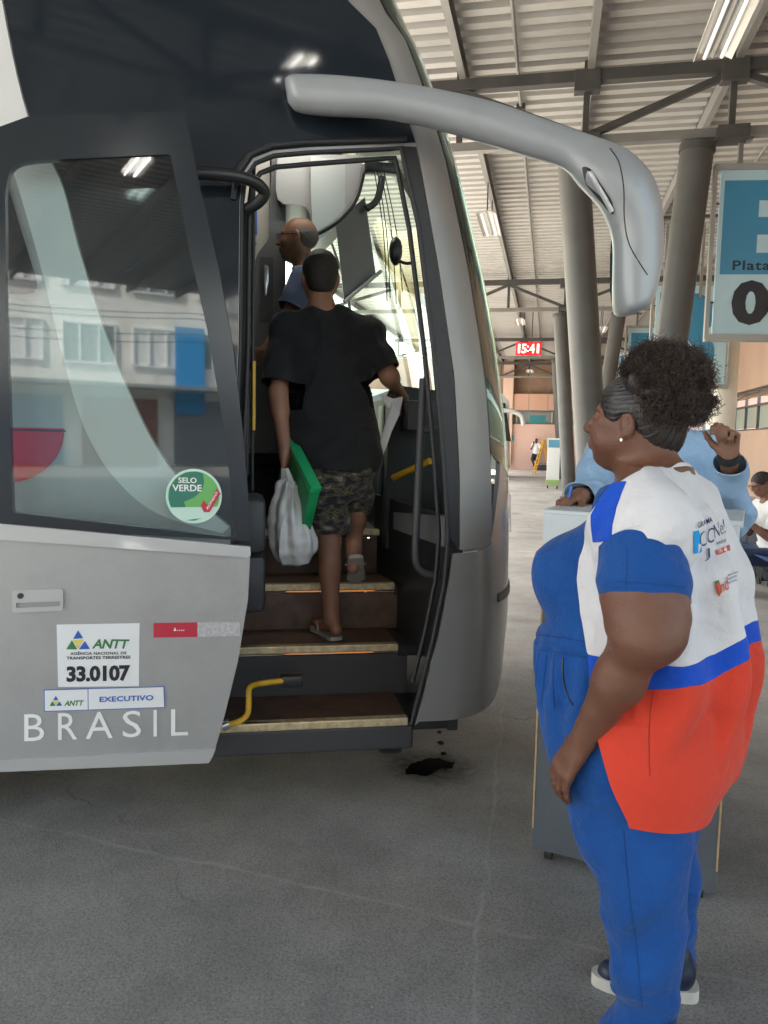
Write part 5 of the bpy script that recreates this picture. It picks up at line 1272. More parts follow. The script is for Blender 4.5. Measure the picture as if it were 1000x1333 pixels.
# ---- vest
f = Field((-.44, -.38, .55), (.36, .36, 1.46), .0045)
back = [(612, 812, 884), (628, 806, 903), (650, 790, 922), (680, 762, 942), (710, 740, 952), (740, 722, 962), (770, 712, 960), (800, 710, 965), (860, 702, 971), (920, 700, 955), (970, 705, 951), (1020, 715, 937), (1060, 730, 920), (1095, 750, 877)]
wv = [.07, .12, .165, .195, .21, .222, .23, .235, .248, .262, .268, .268, .262, .255]
vr = [row(y, a, b, w_) for (y, a, b), w_ in zip(back, wv)]
f.stack(vr, .02, 2.15)
f.cone((-.02, .03, 1.345), (-.035, .15, 1.315), .075, .098, .05); f.cone((-.02, -.03, 1.345), (-.025, -.12, 1.30), .075, .085, .05)
f.stack([(r[0], r[1], r[2], r[3]+.014, r[4]+.016) for r in rows], .03, 2.2)
f.ell((sh[0], sh[1]-.01, sh[2]), (.108, .085, .105), .05); f.ell((-.02, -.135, sh[2]-.01), (.085, .07, .085), .05)
Pv, Fv = f.net(14); N = vnormals(Pv, Fv); z = Pv[:, 2]
U_ = -(kf*Pv[:, 0]+kl*Pv[:, 1])                                     # picture-right offset of each point
ang = np.arctan2(Pv[:, 1], Pv[:, 0])
bfac = np.clip((-Pv[:, 0]-.02)/.12, 0, 1)
d = .006+bfac*(.018*np.sin(Pv[:, 1]*44+z*6+1.2*np.sin(z*9))*np.clip((1.36-z)/.25, 0, 1)*np.clip((z-.55)/.3, .25, 1))
d += .004*wob(Pv*np.array((1, 1, .45)), 26, 2)
d += .006*np.sin((Pv[:, 0]+Pv[:, 2]*.8)*62)*np.exp(-((z-1.22)/.10)**2)*np.clip((Pv[:, 1]-.02)/.1, 0, 1)*np.clip((.0-Pv[:, 0]+.05)/.1, 0, 1)
d += .005*ridge(Pv*np.array((1, 1, .35)), 22, 31)+.003*ridge(Pv*np.array((1, 1, .8))+Pv[:, 2:]*.4, 34, 33)
Pv = relax(Pv+N*d[:, None], Fv, 4)
for k in range(4):                                                   # the cloth hangs outside the suit everywhere below the arms
    ds, gs = probe(fS, Pv); gs[:, 2] *= .3; push = np.clip(.024-ds, 0, .05)*np.clip((1.16-Pv[:, 2])/.06, 0, 1)*(ds < .024); Pv = relax(Pv+gs*push[:, None], Fv, 3)
z = Pv[:, 2]
# cut lines
def zx(pxs, yb): return sorted([(q.z, q.x) for q in (WPX(x, y, yb) for x, y in pxs)])
def lin(tab, z): return np.interp(z, [t[0] for t in tab], [t[1] for t in tab])
fe = zx([(838, 612), (826, 625), (800, 655), (772, 692), (762, 725), (762, 752), (772, 800), (784, 850), (790, 900), (800, 945), (818, 1010), (834, 1060), (838, 1092)], .19)
front_cut = Pv[:, 0]-lin(fe, z)
hem = zx([(820, 1092)], .15)[0][0]
q = [WPX(x, y, .2) for x, y in ((820, 1090), (900, 1086))]
hb = WPX(985, 985, -.10).z
hemz = q[0].z+.045+np.clip((q[1].x-Pv[:, 0])/.22, 0, 1)**1.5*.12
hem_cut = hemz-z
ac = WPX(840, 775, .26); ra = abs(WPX(788, 775, .26).x-WPX(894, 775, .26).x)/2; top = WPX(840, 698, .26).z
rz = top-ac.z
Uv = -(kf*Pv[:, 0]+kl*Pv[:, 1]); Ua = -(kf*ac.x+kl*ac.y)
e_ = np.sqrt(((Uv-Ua)/(ra*kf))**2+(np.where(z > ac.z, (z-ac.z)/rz, (ac.z-z)/(rz*1.35)))**2)
arm_cut = np.where(Pv[:, 1] > .06, (1-e_)*ra, -1.0); arm_cut = np.maximum(arm_cut, np.where(Pv[:, 1] < -.06, .10-np.linalg.norm((Pv-np.array((.01, -.24, 1.14)))*np.array((1, 1, .8)), axis=1), -1.0))
neck_cut = .092-np.linalg.norm((Pv-np.array((nb.x+.016, 0, nb.z+.045)))*np.array((1, .95, .35)), axis=1)
cutv = np.maximum.reduce([front_cut, hem_cut, arm_cut, neck_cut])
# colour fields of the vest: blue band and red skirt, blue shoulder patch
bz = zx([(838, 862), (885, 872), (930, 848), (985, 806)], .05); bz2 = zx([(830, 896), (900, 895), (940, 880), (985, 835)], .05)
def zline(pxs):
    """height of a line across the vest as a function of picture-right offset"""
    pts = []
    for x, y in pxs:
        o = WMI @ CAMP; dd = (WMI.to_3x3() @ ray(x, y)).normalized(); h = BVV.ray_cast(o, dd)
        if h[0]: pts.append((-(kf*h[0].x+kl*h[0].y), h[0].z))
    pts.sort(); return lambda u: np.interp(u, [p[0] for p in pts], [p[1] for p in pts])
BVV = BVHTree.FromPolygons([Vector(p) for p in Pv], [tuple(int(i) for i in t) for t in Fv])
top_l = zline([(800, 858), (850, 864), (890, 868), (930, 852), (960, 836), (980, 809)]); bot_l = zline([(800, 898), (850, 898), (900, 893), (930, 884), (957, 868), (982, 836)])
U_ = -(kf*Pv[:, 0]+kl*Pv[:, 1])
sT = z-top_l(U_); sB = z-bot_l(U_)
VW = cloth('white_vest_cloth', (.70, .68, .69), .85, (15, .55)); VB = cloth('blue_band_cloth', (.008, .075, .52), .75, (15, .5)); VR = cloth('red_vest_cloth', (.66, .055, .028), .8, (13, .55))
def piece(name, s, m, off=0.0):
    P, T = clip(Pv+N*off, Fv, s)
    if len(T): P, T = shell(P, T, .003); return npmesh(name, P, T, m, vest)
vest = empty('vest') if False else None
P, T = clip(Pv, Fv, np.maximum(cutv, -sT)); P, T = shell(P, T, .003); vest = npmesh('vest', P, T, VW, woman)
piece('band', np.maximum.reduce([cutv, sT, -sB]), VB); piece('skirt', np.maximum(cutv, sB), VR)
# shoulder patch
sp_ = [WPX(x, y, .17) for x, y in ((822, 628), (838, 626), (834, 698), (800, 702), (800, 668))]
poly = [(q.x, q.z) for q in sp_]
xx, zz = Pv[:, 0], Pv[:, 2]
dmax = None
cz_ = (sum(p[0] for p in poly)/len(poly), sum(p[1] for p in poly)/len(poly))
sd = []
for i in range(len(poly)):
    a, b = np.array(poly[i]), np.array(poly[(i+1) % len(poly)]); n_ = np.array((b[1]-a[1], -(b[0]-a[0]))); n_ = n_/np.linalg.norm(n_)
    if (np.array(cz_)-a)@n_ > 0: n_ = -n_
    sd.append((xx-a[0])*n_[0]+(zz-a[1])*n_[1])
piece('shoulder_patch', np.maximum.reduce(sd+[.02-Pv[:, 1], arm_cut, neck_cut]), VB, .0025)
BVV = BVHTree.FromPolygons([Vector(p) for p in Pv], [tuple(int(i) for i in t) for t in Fv])
seam('vest_seam', BVV, [(850, 900), (845, 950), (846, 1010)], .0013, cloth('red_seam', (.35, .03, .02)), vest)
seam('patch_stitch', BVV, [(803, 690), (818, 686), (832, 682)], .0008, M['ink_white'], vest, .004)
# printed lettering on the back
def vprint(s, quad, m, b=0.0, slant=0.0):
    uv, fs = text_mesh(s, b); bl, br, tr, tl = [np.array(q, float) for q in quad]; pts = []
    for a, c in uv:
        a2 = a+slant*c; p = bl*(1-a2)*(1-c)+br*a2*(1-c)+tr*a2*c+tl*(1-a2)*c; h = on(BVV, p[0], p[1], .0045)
        if h is None: return
        pts.append(tuple(h))
    me = bpy.data.meshes.new('print'); me.from_pydata(pts, [], fs); link('print', me, m, vest)
def vpatch(pxs, m):
    pts = [on(BVV, x, y, .004) for x, y in dens(pxs, 2)]; pts = [p for p in pts if p is not None] if sum(p is None for p in pts) < 3 else pts
    if any(p is None for p in pts): return
    k = len(pts); mx_ = sum(p[0] for p in pxs)/len(pxs); my_ = sum(p[1] for p in pxs)/len(pxs); c = on(BVV, mx_, my_, .006) or sum(pts, Vector())/k
    me = bpy.data.meshes.new('print'); me.from_pydata([tuple(p) for p in pts]+[tuple(c)], [], [(i, (i+1) % k, k) for i in range(k)]); link('print', me, m, vest)
PN = mat('navy_print', (.03, .045, .13), .7); PB = mat('cyan_print', (.0, .32, .75), .7); PR = mat('red_print', (.62, .10, .05), .7)
vprint('GRAMA', [(909, 688), (928, 679), (927, 672), (908, 681)], PN, .01)
vprint('CC', [(912, 713), (930, 705), (929, 686), (911, 694)], PN, -.01)
vprint('Ne!', [(931, 701), (945, 693), (942, 675), (929, 683)], PN, -.01)
vprint('J', [(918, 731), (925, 727), (924, 713), (917, 716)], PN, -.01)
vpatch([(903.5, 692), (910, 690), (913, 702), (914, 718), (911, 720), (904, 721)], PB)
vprint('PRESI', [(933, 710), (945, 705), (945, 701), (933, 706)], PN)
vpatch([(933, 716), (950, 709), (951, 716), (934, 723)], PR)
vprint('TERCEI', [(935, 720.5), (949, 715), (948.5, 711), (934.5, 716)], M['ink_white'])
vpatch([(931, 757), (936, 755), (940, 768), (937, 777), (933, 772)], PR); vpatch([(931, 757), (936, 755), (937, 759), (932, 760)], M['ink_green'])
vprint('nd', [(939, 772), (949, 767), (947, 750), (938, 756)], PR, .01)
for i, t_ in enumerate(('MINISTÉRIO', 'DESENVOLV', 'SOCIAL')): vprint(t_, [(948, 750+i*5.2), (961-i*.6, 745+i*5.2), (961-i*.6, 742.5+i*5.2), (948, 747.5+i*5.2)], PN, .02)
# ---- hair: combed-back cap and curly puff
HAIR = mat('dark_hair', (.016, .011, .010), .42, 0, .5)
f = Field((-.30, -.16, 1.30), (.20, .16, 1.76), .0035)
pc = WPX(863, 499, .0); pc = np.array((pc.x, 0.0, pc.z))
f.ell(hA(-.016, 0, .034), (.105, .085, .093), .01, HR_)
f.ell(hA(-.072, 0, -.020), (.052, .064, .062), .03)
f.cone(hA(-.05, 0, .06), pc*.6+hA(-.05, 0, .06)*.4, .07, .05, .04)
# clear the face, ears and neck
f.ell(hA(.115, 0, -.05), (.092, .12, .11), .01, cut=True)
for s_ in (1, -1): f.ell(hA(-.004, s_*.092, -.028), (.036, .03, .048), .01, cut=True)
f.ell(hA(.03, 0, -.125), (.09, .12, .075), .01, cut=True)
Ph, Fh = f.net(2); N = vnormals(Ph, Fh)
tow = Ph-pc; az = np.arctan2(tow[:, 1], tow[:, 2]+.0); Ph = Ph+N*(.0008*np.sin(az*58+2.5*wob(Ph, 26, 3))+.0006*np.sin(az*97+2*wob(Ph, 40, 5)))[:, None]
hm = mat('combed_hair', (.020, .015, .014), .38, 0, .5)
hair = npmesh('hair', Ph, Fh, hm, woman)
f = Field(pc-.17, pc+.17, .006)
f.ell(pc, (.088, .09, .078), .02); f.ell(pc+np.array((-.02, 0, -.045)), (.065, .07, .05), .04); Pp, Fp = f.net(1)
npmesh('puff_core', Pp+vnormals(Pp, Fp)*(.006*wob(Pp, 90, 3))[:, None], Fp, HAIR, hair)
def smp(rg, n):
    d = rg.normal(size=(n*3, 3)); d /= np.linalg.norm(d, axis=1)[:, None]
    d = d[~((d[:, 0] > .15) & (d[:, 2] < .25))][:n]
    r = np.where(rg.rand(len(d))[:, None] < .3, .85, .97)
    c = np.where((d[:, 2] < -.2)[:, None], pc+np.array((-.015, 0, -.015)), pc)
    return c+d*np.array((.084, .086, .074))*r*(1+.12*wob(d, 7, 3))[:, None], d
curls('puff_curls', 9500, smp, mat('curly_hair', (.075, .050, .042), .55, 0, .4), hair, .026, .0010, 9, 2.6, 5, .5)
def smp2(rg, n):
    i = rg.randint(0, len(Ph), n*4); p = Ph[i]; k = (np.linalg.norm(p-pc, axis=1) < .17) & (p[:, 2] < hc[2]+.05); i = i[k][:n]
    return Ph[i], vnormals(Ph, Fh)[i]*.5+np.array((-.2, 0, -.3))
# combed strands lying over the cap, drawn back into the puff
BVH_ = BVHTree.FromPolygons([Vector(p) for p in Ph], [tuple(int(i) for i in t) for t in Fh])
rg = np.random.RandomState(11); cand = np.where((np.linalg.norm(Ph-pc, axis=1) > .085))[0]; vs, fs = [], []
for i in rg.choice(cand, 1300):
    p = Vector(Ph[i]); tgt = Vector(pc)+Vector((.03, p.y*.35, -.02)); line = []
    lift = rg.uniform(.0003, .0016)
    for k in range(7):
        h = BVH_.find_nearest(p)
        if h[0] is None: break
        line.append(h[0]+h[1]*lift); stp = (tgt-p); 
        if stp.length < .05: break
        p = h[0]+stp.normalized()*.018
    if len(line) < 3: continue
    b0 = len(vs); w_ = .0007
    for k, q in enumerate(line):
        tn = (line[min(k+1, len(line)-1)]-line[max(k-1, 0)]).normalized(); nn = (q-Vector(pc)).normalized(); sd_ = tn.cross(nn); sd_ = sd_.normalized() if sd_.length > 1e-6 else Vector((0, 1, 0))
        vs += [q+sd_*w_, q-sd_*w_, q+nn*w_*1.2]
    for k in range(len(line)-1):
        a_ = b0+3*k; fs += [(a_, a_+3, a_+5, a_+2), (a_+1, a_+2, a_+5, a_+4)]
npmesh('combed_strands', np.array([tuple(q) for q in vs]), np.array(fs), mat('combed_strand_hair', (.045, .035, .032), .4, 0, .5), hair)
# small wisps on the hairline
def smp3(rg, n):
    a = rg.uniform(-1, 1, n); p = np.stack([hA(.066-.05*abs(t)**2, t*.062, .085-.06*abs(t)**2) for t in a]); return p, np.tile(np.array((-.5, 0, .9)), (n, 1))+rg.normal(size=(n, 3))*.2
curls('hairline_wisps', 160, smp3, HAIR, hair, .014, .0006, 4, .7, 8, .4)
er = hA(-.004, .088, -.042); mb = MB(); mb.tube([er+np.array((0, -.003, 0)), er+np.array((0, .003, 0))], .0035, 10); mb.build('earring', M['chrome'], woman, 60)
# ---- shoes
def shoe(par, hx, hy, ang, up=0.0, L=.27, top='navy_shoe', name='shoe'):
    R = np.array(Matrix.Rotation(ang, 3, 'Z')); T_ = lambda x, y, z: np.array((hx, hy, up))+R@np.array((x, y, z))
    f = Field(np.array((hx, hy, up))-.36, np.array((hx, hy, up))+np.array((.36, .36, .2)), .005)
    f.cone(T_(.04, 0, .055), T_(.11, 0, .055), .042, .044, .02); f.cone(T_(.11, 0, .045), T_(.215, .004, .034), .046, .032, .03); f.cone(T_(.04, 0, .08), T_(.05, 0, .11), .04, .04, .02)
    f.half((0, 0, -1), -(up+.02)); P, F_ = f.net(2); o = npmesh(name, P, F_, bpy.data.materials.get(top) or mat(top, (.012, .02, .045), .45, bump=(300, .1)), par)
    out = rnd([(-.012, -.038), (.10, -.048), (.20, -.044), (.262, -.012), (.262, .022), (.21, .048), (.10, .046), (-.012, .038)], .03)
    q = MB(); q.prism([(a, b) for a, b in out], lambda a, b, d: Vector(T_(a, b, d)), .034, .002); q.build('sole', M['cream_sole'], o, 40)
    return o
M['cream_sole'] = mat('cream_sole', (.66, .62, .54), .6, dirt=(20, (.4, .36, .3), .4))
fa = math.atan2(toe.y-heel.y, toe.x-heel.x)
shoe(woman, heel.x, heel.y, fa)
shoe(woman, L_[-1][1]-.17, .125, .1)
# ================================================================== OTHER PEOPLE
M['phone'] = mat('phone_black', (.01, .01, .012), .2)
def unit(a): a = np.array(a, float); return a/np.linalg.norm(a)
def figure(label, base, fwd, J, skinm, topm, botm, hair=None, sleeve='short', legs='long', h=.006, hem=None, head_f=None, hs=.97, headup=(0, 0, 1),
           hands=None, wtorso=(.155, .175), dep=.66, sl_len=.8, shortlen=.9, bald=False, arm_r=(.052, .040, .028), leg_r=(.085, .058, .040), shoes='shoe', collar=None, group=None, fold=1.0):
    """person from joints given in world space; base is the point on the floor, fwd the way the chest faces"""
    rot = math.atan2(fwd[1], fwd[0]); o = empty('person', base, rot); tag(o, label, 'person', group)
    I = (Matrix.Translation(Vector(base)) @ Matrix.Rotation(rot, 4, 'Z')).inverted()
    g = {k: np.array(I @ Vector(v)) for k, v in J.items()}
    R3 = np.array(I.to_3x3())
    hf = R3@unit(head_f if head_f is not None else fwd); up = np.array(headup, float); hl = unit(np.cross(up, hf)); hu = np.cross(hf, hl); HRm = np.stack([hf, hl, hu], 1)
    pts = np.array(list(g.values())); lo, hi = pts.min(0)-.26, pts.max(0)+.26; lo[2] = max(lo[2], -.02)
    fx = np.array((1, 0, 0)); ch, pe = g['chest'], g['pelvis']
    F = Field(lo, hi, h)
    A = head(F, g['head'], HRm, hs)
    F.cone(A(-.02, 0, -.07), g['neck'], .052*hs, .058, .02)
    F.cone(g['neck'], ch, .06, .11, .05, sq=(fx, dep)); F.cone(ch, pe, .11, .11, .05, sq=(fx, dep))
    for s in 'lr':
        F.cone(g['neck']*.7+ch*.3, g['sh_'+s], .05, .05, .04)
        F.chain([g['sh_'+s], g['el_'+s], g['wr_'+s]], [arm_r[0], arm_r[1], arm_r[2]], .02)
        m = g['el_'+s]*.7+g['wr_'+s]*.3; F.cone(g['el_'+s], m, arm_r[1]*.98, arm_r[1]*1.02, .02)
        if hands and s in hands:
            d, n, curl = hands[s]; hand(F, g['wr_'+s], R3@unit(d), R3@unit(n), .185, curl, side=1 if s == 'r' else -1, k=.008)
        if 'kn_'+s in g:
            F.chain([g['hip_'+s], g['kn_'+s], g['an_'+s]], leg_r, .03)
            k = g['kn_'+s]; a = g['an_'+s]; back = -unit(np.cross(np.cross(g['hip_'+s]-k, a-k)+1e-6, a-k)) if False else np.array((-1, 0, 0))
            F.ell(k*.70+a*.30+back*.016, (.052, .050, .10), .03)
            if 'toe_'+s in g:
                t = g['toe_'+s]; F.cone(a+(0, 0, -.035), t*.55+a*.45+np.array((0, 0, -.03)), .034, .030, .02); F.cone(t*.5+a*.5+np.array((0, 0, -.035)), t, .034, .020, .02); hl_ = a-(t-a)*.28; hl_[2] = min(a[2]-.05, t[2]+.03 if abs(t[2]-a[2]) < .14 else a[2]-.05); F.cone(a, hl_, .030, .028, .02)
    P, Fc = F.net(2); npmesh('body', P, Fc, skinm, o)
    # top
    F = Field(lo, hi, h)
    wt, wp = wtorso
    F.cone(g['neck']*.85+ch*.15, ch, .085, wt, .04, sq=(fx, dep)); F.cone(ch, pe, wt, wp, .05, sq=(fx, dep*1.04))
    hemz = hem if hem is not None else pe[2]-.05
    F.cone(pe, pe+np.array((0, 0, -.16)), wp, wp*1.02, .03, sq=(fx, dep*1.04))
    ends = []
    for s in 'lr':
        F.cone(g['neck']*.75+ch*.25, g['sh_'+s], .065, arm_r[0]+.022, .05)
        sh, el, wr = g['sh_'+s], g['el_'+s], g['wr_'+s]
        if sleeve == 'short':
            e = sh*(1-sl_len)+el*sl_len; F.cone(sh, e+unit(el-sh)*.03, arm_r[0]+.022, arm_r[0]+.030, .035); ends.append((sh, e, unit(el-sh), .14))
        else:
            F.chain([sh, el, wr], [arm_r[0]+.020, arm_r[1]+.020, arm_r[2]+.020], .03); ends.append((el, wr-unit(wr-el)*.02, unit(wr-el), .10))
    P, Fc = F.net(2); N = vnormals(P, Fc)
    d = .006*wob(P*np.array((1, 1, .5)), 30, 3)+.004*wob(P, 55, 8)+.008*ridge(P*np.array((1, 1, .45))+P[:, 1:2]*.3, 22, 12)+.004*np.sin(P[:, 2]*46+P[:, 1]*24+3*wob(P, 8, 1))
    P = P+N*(d*fold)[:, None]
    s = hemz+.012*wob(P*np.array((1, 1, 0)), 18, 2)-P[:, 2]
    for a, e, ax, rr in ends:
        t = (P-e)@ax; rad = np.linalg.norm((P-e)-np.outer(t, ax), axis=1); s = np.where((rad < rr) & (t > -.05) & (t < .12), np.maximum(s, t), s)
    nc = np.linalg.norm((P-(g['neck']+np.array((.012, 0, .035)))), axis=1); s = np.maximum(s, .075-nc)
    P, T = clip(P, Fc, s); P, T = shell(P, T, .004); top = npmesh('shirt', P, T, topm, o)
    # legs
    if botm is not None:
        F = Field(lo, hi, h); cut_ = []
        F.cone(pe+np.array((0, 0, .02)), pe+np.array((0, 0, -.06)), wp*.80, wp*.84, .03, sq=(fx, dep*1.1))
        for q in 'lr':
            if 'kn_'+q not in g: continue
            hp, kn, an = g['hip_'+q], g['kn_'+q], g['an_'+q]
            if legs == 'long':
                F.chain([hp, kn, an], [leg_r[0]+.022, leg_r[1]+.026, leg_r[2]+.036], .04); cut_.append((an, unit(an-kn)))
            else:
                e = hp*(1-shortlen)+kn*shortlen; F.chain([hp, e, e+unit(kn-hp)*.04], [leg_r[0]+.022, leg_r[1]+.040, leg_r[1]+.042], .03); cut_.append((e, unit(kn-hp)))
        P, Fc = F.net(2); N = vnormals(P, Fc); P = P+N*((.006*wob(P*np.array((1, 1, .6)), 34, 5)+.004*np.sin(P[:, 2]*50+4*wob(P, 9, 4)))*fold)[:, None]
        s = np.full(len(P), -1.0)
        for e, ax in cut_:
            t = (P-e)@ax; rad = np.linalg.norm((P-e)-np.outer(t, ax), axis=1); s = np.where((rad < .12) & (t > -.06) & (t < .15), np.maximum(s, t), s)
        P, T = clip(P, Fc, s); P, T = shell(P, T, .004); npmesh('shorts' if legs != 'long' else 'trousers', P, T, botm, o)
    if hair is not None:
        F = Field(A(0, 0, .03)-.16*hs, A(0, 0, .03)+.16*hs, .0045)
        if not bald:
            F.ell(A(-.014, 0, .034), np.array((.104, .082, .091))*hs, .01, HRm); F.ell(A(-.055, 0, -.03), np.array((.05, .062, .055))*hs, .03, HRm)
            F.ell(A(.115, 0, -.055), np.array((.105, .12, .118))*hs, .01, HRm, cut=True)
        else:
            F.ell(A(-.016, 0, .016), np.array((.0995, .0805, .080))*hs, .01, HRm); F.ell(A(.03, 0, .10), np.array((.13, .10, .085))*hs, .01, HRm, cut=True)
            F.ell(A(.10, 0, -.03), np.array((.105, .12, .15))*hs, .01, HRm, cut=True)
        for y in (1, -1): F.ell(A(-.008, y*.092, -.022), np.array((.032, .028, .042))*hs, .01, HRm, cut=True)
        F.ell(A(.01, 0, -.125), np.array((.12, .12, .07))*hs, .01, HRm, cut=True)
        P, Fc = F.net(2); N = vnormals(P, Fc)
        if len(P): npmesh('hair', P+N*(.0012*wob(P, 300, 2))[:, None], Fc, hair, o)
    for s in 'lr':
        if shoes == 'shoe' and 'toe_'+s in g:
            a, t = g['an_'+s], g['toe_'+s]; F = Field(np.minimum(a, t)-.16, np.maximum(a, t)+.16, .006); bk_ = a-unit(t-a)*.03; bk_[2] = t[2]+.01
            F.cone(bk_, t*.5+bk_*.5+np.array((0, 0, .01)), .046, .046, .02); F.cone(t*.5+bk_*.5, t, .046, .036, .02); F.cone(bk_, a, .045, .045, .03); F.half((0, 0, -1), -(t[2]-.025))
            P, Fc = F.net(2); npmesh('shoe', P, Fc, M['rubber'], o)
    return o, g, A, HRm
V3 = lambda v: np.array(v)
def px3(x, y, Y): return V3(PY(x, y, Y))
bfw = np.array((-sin(BYAW), cos(BYAW), 0)); bup = np.array((cos(BYAW), sin(BYAW), 0))
SK1 = skin('tan_skin', (.30, .150, .095), .5); SK2 = skin('brown_skin', (.22, .105, .065), .45); SK3 = skin('dark_skin', (.10, .045, .028), .5)
HB = mat('short_black_hair', (.018, .014, .012), .6, bump=(500, .4))
# ---- man climbing the steps
def camo():
    m = cloth('camouflage_cloth', (.05, .04, .045), .85, (26, .2)); t = m.node_tree; b = t.nodes['Principled BSDF']; L = t.links.new
    tc = t.nodes.new('ShaderNodeTexCoord'); n = t.nodes.new('ShaderNodeTexNoise'); n.inputs['Scale'].default_value = 22; n.inputs['Detail'].default_value = 1
    mp = t.nodes.new('ShaderNodeMapping'); mp.inputs['Scale'].default_value = (1, 1, 1.9); L(tc.outputs['Object'], mp.inputs[0]); L(mp.outputs[0], n.inputs['Vector'])
    r = t.nodes.new('ShaderNodeValToRGB'); r.color_ramp.interpolation = 'CONSTANT'; e = r.color_ramp.elements
    e[0].position = 0; e[0].color = (.03, .022, .028, 1); e[1].position = .46; e[1].color = (.075, .055, .055, 1)
    for p_, c_ in ((.54, (.11, .12, .04, 1)), (.60, (.04, .035, .03, 1)), (.66, (.20, .18, .19, 1))): q = e.new(p_); q.color = c_
    L(n.outputs[0], r.inputs[0]); L(r.outputs[0], b.inputs['Base Color']); return m
def lf(u, v, z): return V3(BM @ Vector((u, v, z)))
zA = sz[1]; zB = sz[2]
a_l = px3(431, 818, 3.50); a_r = px3(461, 708, 3.50)
JA = dict(head=px3(417, 362, 3.58), neck=px3(419, 408, 3.55), chest=px3(425, 470, 3.55), pelvis=px3(440, 592, 3.50),
          sh_l=px3(374, 430, 3.55), sh_r=px3(478, 436, 3.55), el_l=px3(362, 512, 3.48), el_r=px3(507, 490, 3.52), wr_l=px3(371, 588, 3.40), wr_r=px3(515, 503, 3.72),
          hip_l=px3(424, 600, 3.50), hip_r=px3(460, 600, 3.50), kn_l=px3(428, 706, 3.52), kn_r=px3(462, 660, 3.74), an_l=a_l, an_r=a_r,
          toe_l=px3(410, 826, 3.66), toe_r=px3(463, 742, 3.60))
JA['an_l'][2] = zA+.10; JA['toe_l'][2] = zA+.035
climber, gA, _, _ = figure('man in black t-shirt and camouflage shorts climbing the bus steps, seen from behind', BO+Vector(tuple(bfw*.5)), bfw, JA, SK1, cloth('black_tshirt', (.018, .018, .020), .9, (14, .3)), camo(), HB,
    legs='short', shortlen=.86, sl_len=.86, fold=1.4, wtorso=(.195, .195), dep=.6, hem=px3(440, 612, 3.5)[2], h=.0055, hs=1.0, shoes=None,
    hands={'l': ((.0, -.02, -1), (-1, .1, 0), [.9, 1.0, 1.0, 1.0]), 'r': ((.3, .6, -.4), (.3, .2, .9), .7)}, arm_r=(.050, .040, .028), leg_r=(.08, .053, .036))
M['sandal'] = mat('worn_beige_rubber', (.42, .40, .36), .7, dirt=(30, (.25, .23, .2), .5))
def flipflop(par, a, t, up):
    a, t, up = V3(a), V3(t), unit(up); d = t-a; d = d-up*(d@up); L = .255; d = unit(d); s = np.cross(up, d)
    mid = (a+t)/2
    out = rnd([(-.5, -.13), (.1, -.15), (.38, -.18), (.5, -.06), (.5, .05), (.36, .17), (.1, .13), (-.5, .13)], .09)
    q = MB(); q.prism(out, lambda x, y, k: Vector(tuple(mid+d*x*L+s*y*L*1.05+up*k)), -.012, .006); sdl = q.build('sandal', M['sandal'], par, 40)
    q = MB()
    for y in (-1, 1): q.tube([Vector(tuple(mid+d*L*.34+up*.012)), Vector(tuple(mid+d*L*.18+s*y*.025+up*.045)), Vector(tuple(mid-d*L*.05+s*y*.045+up*.015))], .005, 6)
    st_ = q.build('strap', M['sandal'], sdl, 60)
    return sdl
IA = climber.matrix_basis.inverted(); toL = lambda p: V3(IA @ Vector(tuple(p))); toLd = lambda p: V3(IA.to_3x3() @ Vector(tuple(p)))
hl = gA['an_l']+(gA['an_l']-gA['toe_l'])*.35; flipflop(climber, np.array((hl[0], hl[1], toL((0, 0, zA))[2]+.014)), np.array((gA['toe_l'][0], gA['toe_l'][1], toL((0, 0, zA))[2]+.014)), (0, 0, 1))
hr = gA['an_r']+np.array((-.05, 0, -.06)); tr_ = gA['toe_r']+np.array((0, 0, -.03)); dd = unit(tr_-hr); flipflop(climber, hr+np.array((-.015, 0, -.005)), tr_, np.cross(dd, np.array((0, 1, 0)))*-1 if np.cross(dd, np.array((0, 1, 0)))[2] < 0 else np.cross(dd, np.array((0, 1, 0))))
# green flat box in his hand
g0, g1 = px3(378, 572, 3.46), px3(411, 637, 3.16); ax = unit(g1-g0); sd = unit(np.cross(ax, (0, 0, 1))); dn = np.cross(ax, sd); dn = dn if dn[2] < 0 else -dn
gb = empty('gift_box', tuple((g0+g1)/2)); tag(gb, 'flat shiny green box held against the leg of the climbing man', 'box')
L_g = np.linalg.norm(g1-g0); RG = Matrix((tuple(ax), tuple(sd), tuple(-dn))).transposed()
m = MB(); m.box(RG @ Vector((0, 0, -.112)), (L_g, .045, .20), R=RG, bev=.003); m.build('base', mat('green_card', (.01, .26, .09), .3, noise=(8, .08), coat=.3), gb, 30)
m = MB(); m.box(RG @ Vector((0, 0, -.002)), (L_g+.004, .049, .03), R=RG, bev=.003); m.build('lid', mat('green_card_lid', (.015, .36, .13), .28, noise=(8, .08), coat=.3), gb, 30)
